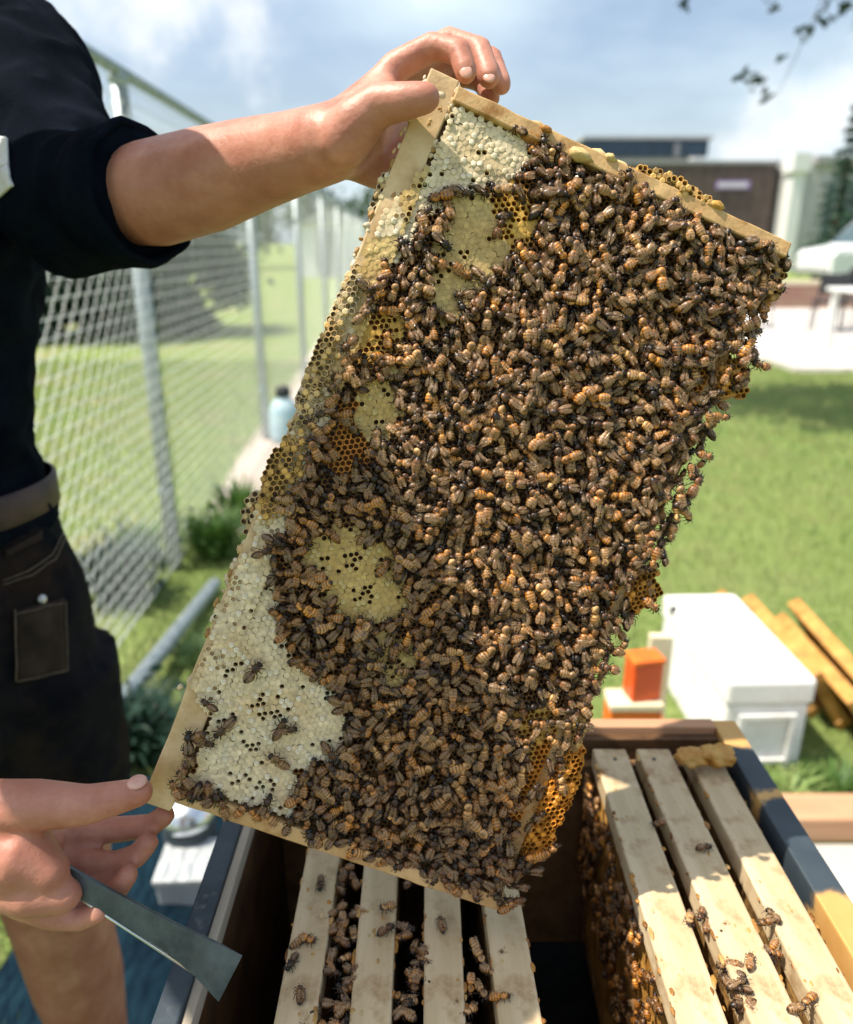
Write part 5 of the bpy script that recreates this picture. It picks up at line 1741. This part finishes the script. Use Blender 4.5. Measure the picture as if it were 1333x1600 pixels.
eb.build('ground_edge', M('bright_steel', (.55, .6, .6), (.68, .72, .72), rough=.3, scale=30, metallic=.8), tool, smooth=True)

# ================================================================== OTHER THINGS ROUND THE HIVE
# white polystyrene box
wx, wy = 0.93, 1.68
wbx = empty('white_box', (0.855, 1.915, 0), (0, 0, math.radians(2)), 'long white polystyrene hive box with lid standing on the grass', 'box')
MB().box((0, 0, 0.100), (0.212, 0.49, 0.200)).build('body', MAT['white_foam'], wbx, bevel=.008)
MB().box((0, 0, 0.237), (0.226, 0.505, 0.070)).build('lid', MAT['white_foam'], wbx, bevel=.010)
fp = MB()
for a in ((-.074, -.060, .03, .175), (.060, .074, .03, .175)):
    fp.span(a[0], a[1], -.257, -.2452, a[2], a[3])
fp.span(-.060, .060, -.257, -.2452, .160, .175)
fp.span(-.060, .060, -.257, -.2452, .030, .042)
fp.build('panel_rim', MAT['white_foam'], wbx, bevel=.002)
MB().span(-.012, .012, -.2485, -.2452, .02, .028).build('entrance_slot', MAT['black_plastic'], wbx)
MB().ellipsoid((-.108, .16, .262), (.012, .02, .016), 10, 8).build('latch', MAT['black_plastic'], wbx, smooth=True)

# golden empty frames leaning beside it
MAT['amber_sheet'] = M('amber_wax_sheet', (0.34, 0.15, 0.02), (0.52, 0.28, 0.06), rough=.5, scale=60, bump=.6, bscale=240, trans=.1)
def rails(name, p0, ax, ay, La, Lb, w, t, label):
    """open rectangular wooden frame: p0 corner, ax/ay unit directions"""
    ax, ay = Vector(ax).normalized(), Vector(ay)
    ay = (ay - ax * ay.dot(ax)).normalized()
    nz_ = ax.cross(ay)
    m3 = Matrix((ax, ay, nz_)).transposed()
    r = empty(name, p0, m3.to_euler(), label, 'wooden frame', 'golden frames leaning on the white box')
    MB().span(0, La, 0, w, -t / 2, t / 2).build('rail', MAT['wood_gold'], r, bevel=.002)
    MB().span(0, La, Lb - w, Lb, -t / 2, t / 2).build('rail', MAT['wood_gold'], r, bevel=.002)
    MB().span(0.004, w, w, Lb - w, -t / 2 + .001, t / 2 - .001).build('stile', MAT['wood_gold'], r, bevel=.002)
    MB().span(La - w, La - 0.004, w, Lb - w, -t / 2 + .001, t / 2 - .001).build('stile', MAT['wood_gold'], r, bevel=.002)
    MB().span(w, La - w, w, Lb - w, -.003, .003).build('wax_sheet', MAT['amber_sheet'], r)
    return r
fl = ['golden wooden frame leaning directly against the white box', 'second golden frame leaning beside the white box', 'third golden frame leaning beside the white box',
      'outermost golden frame leaning at the picture edge']
for i_, (x_, y_, l_) in enumerate(((1.125, 1.90, -.60), (1.180, 1.84, -.54), (1.235, 1.72, -.60), (1.295, 1.80, -.52))):
    rails('leaning_honeycomb', (x_, y_, 0.014), (0.02 * (i_ - 1), 1, 0.015 * (i_ % 2)), (l_, 0, .80), 0.483, 0.205, 0.026, 0.040, fl[i_])
# orange box, jar and cream board behind the hive
oz = empty('orange_box', (0.420, 1.345, 0), label='bright orange wooden box with cream top edge behind the hive', cat='box')
MB().box((0, 0, 0.208), (0.104, 0.060, 0.416)).build('body', MAT['orange'], oz, bevel=.004)
MB().box((0, 0, 0.4245), (0.108, 0.064, 0.016)).build('lid', MAT['cream'], oz, bevel=.003)
MB().box((0, -.0325, 0.385), (0.06, 0.006, 0.012)).build('handle', MAT['cream'], oz, bevel=.002)
jr = empty('orange_canister', (0.436, 1.350, 0.433), (0, 0, .2), 'red orange square canister standing on the orange box', 'canister')
MB().box((0, 0, .040), (.064, .046, .080)).build('body', MAT['redorange'], jr, bevel=.005)
MB().box((0, 0, .0865), (.068, .050, .012)).build('lid', MAT['orange'], jr, bevel=.003)
cbd = empty('cream_board', (0.515, 1.50, 0), label='cream wooden board standing between orange box and white box', cat='board')
MB().box((0, 0, 0.245), (0.050, 0.022, 0.49)).build('plank', MAT['cream'], cbd, bevel=.003)
MB().box((0, -0.0155, 0.25), (0.044, 0.008, 0.07)).build('orange_panel', MAT['orange'], cbd, bevel=.002)

# timber edging in front of the paved strip
tag(MB().span(0.80, 2.3, 1.41, 1.50, 0.0, 0.07).build('timber_edging', MAT['timber'], bevel=.006), 'brown timber sleeper lying along the edge of the grass', 'timber')

# tarp, can and white tub beside the beekeeper's leg
tp = MB()
nxx, nyy = 26, 30
vv = []
for i in range(nxx + 1):
    for j in range(nyy + 1):
        x_, y_ = -0.78 + 0.52 * i / nxx, 0.86 + 0.72 * j / nyy
        z_ = 0.055 + 0.022 * mnoise.fractal(Vector((x_ * 5.3 + 4.1, y_ * 4.7 + .3, 1.37)), .9, 2.1, 3)
        vv.append((x_ + .03 * mnoise.noise(Vector((y_ * 6, x_ * 3, 0))), y_ + .03 * mnoise.noise(Vector((x_ * 6, y_ * 3, 4))), max(z_, .03)))
tp.add(vv, [(i * (nyy + 1) + j, (i + 1) * (nyy + 1) + j, (i + 1) * (nyy + 1) + j + 1, i * (nyy + 1) + j + 1) for i in range(nxx) for j in range(nyy)])
to = tp.build('blue_tarp', MAT['bluetarp'], smooth=True)
tag(to, 'crumpled dark blue tarp on the ground left of the hive', 'tarp')
md = to.modifiers.new('solid', 'SOLIDIFY'); md.thickness = .002
c0 = PZ(303, 1345, 0.03)
can = empty('steel_can', c0, label='dark can with shiny silver top beside the hive', cat='can')
MB().lathe([(.052, 0), (.056, .004), (.056, .115), (.053, .118)], seg=28).build('body', MAT['slate'], can, smooth=True)
MB().lathe([(.057, .116), (.059, .119), (.059, .135), (.045, .158), (.015, .168)], seg=28).build('lid', M('shiny_tin', (.62, .68, .72), (.78, .82, .84), rough=.22, scale=20, metallic=.9), can, smooth=True)
c1 = PZ(292, 1430, 0.03)
tub = empty('white_tub', (c1[0], c1[1] + .06, c1[2]), (0, 0, .05), 'white plastic tub with a flat lid on the blue tarp', 'tub')
MB().box((0, 0, .035), (.115, .105, .07), taper=1.06).build('body', MAT['plastic_white'], tub, bevel=.006)
MB().box((0, 0, .0785), (.128, .118, .016)).build('lid', MAT['plastic_white'], tub, bevel=.004)
bpy.context.view_layer.update()
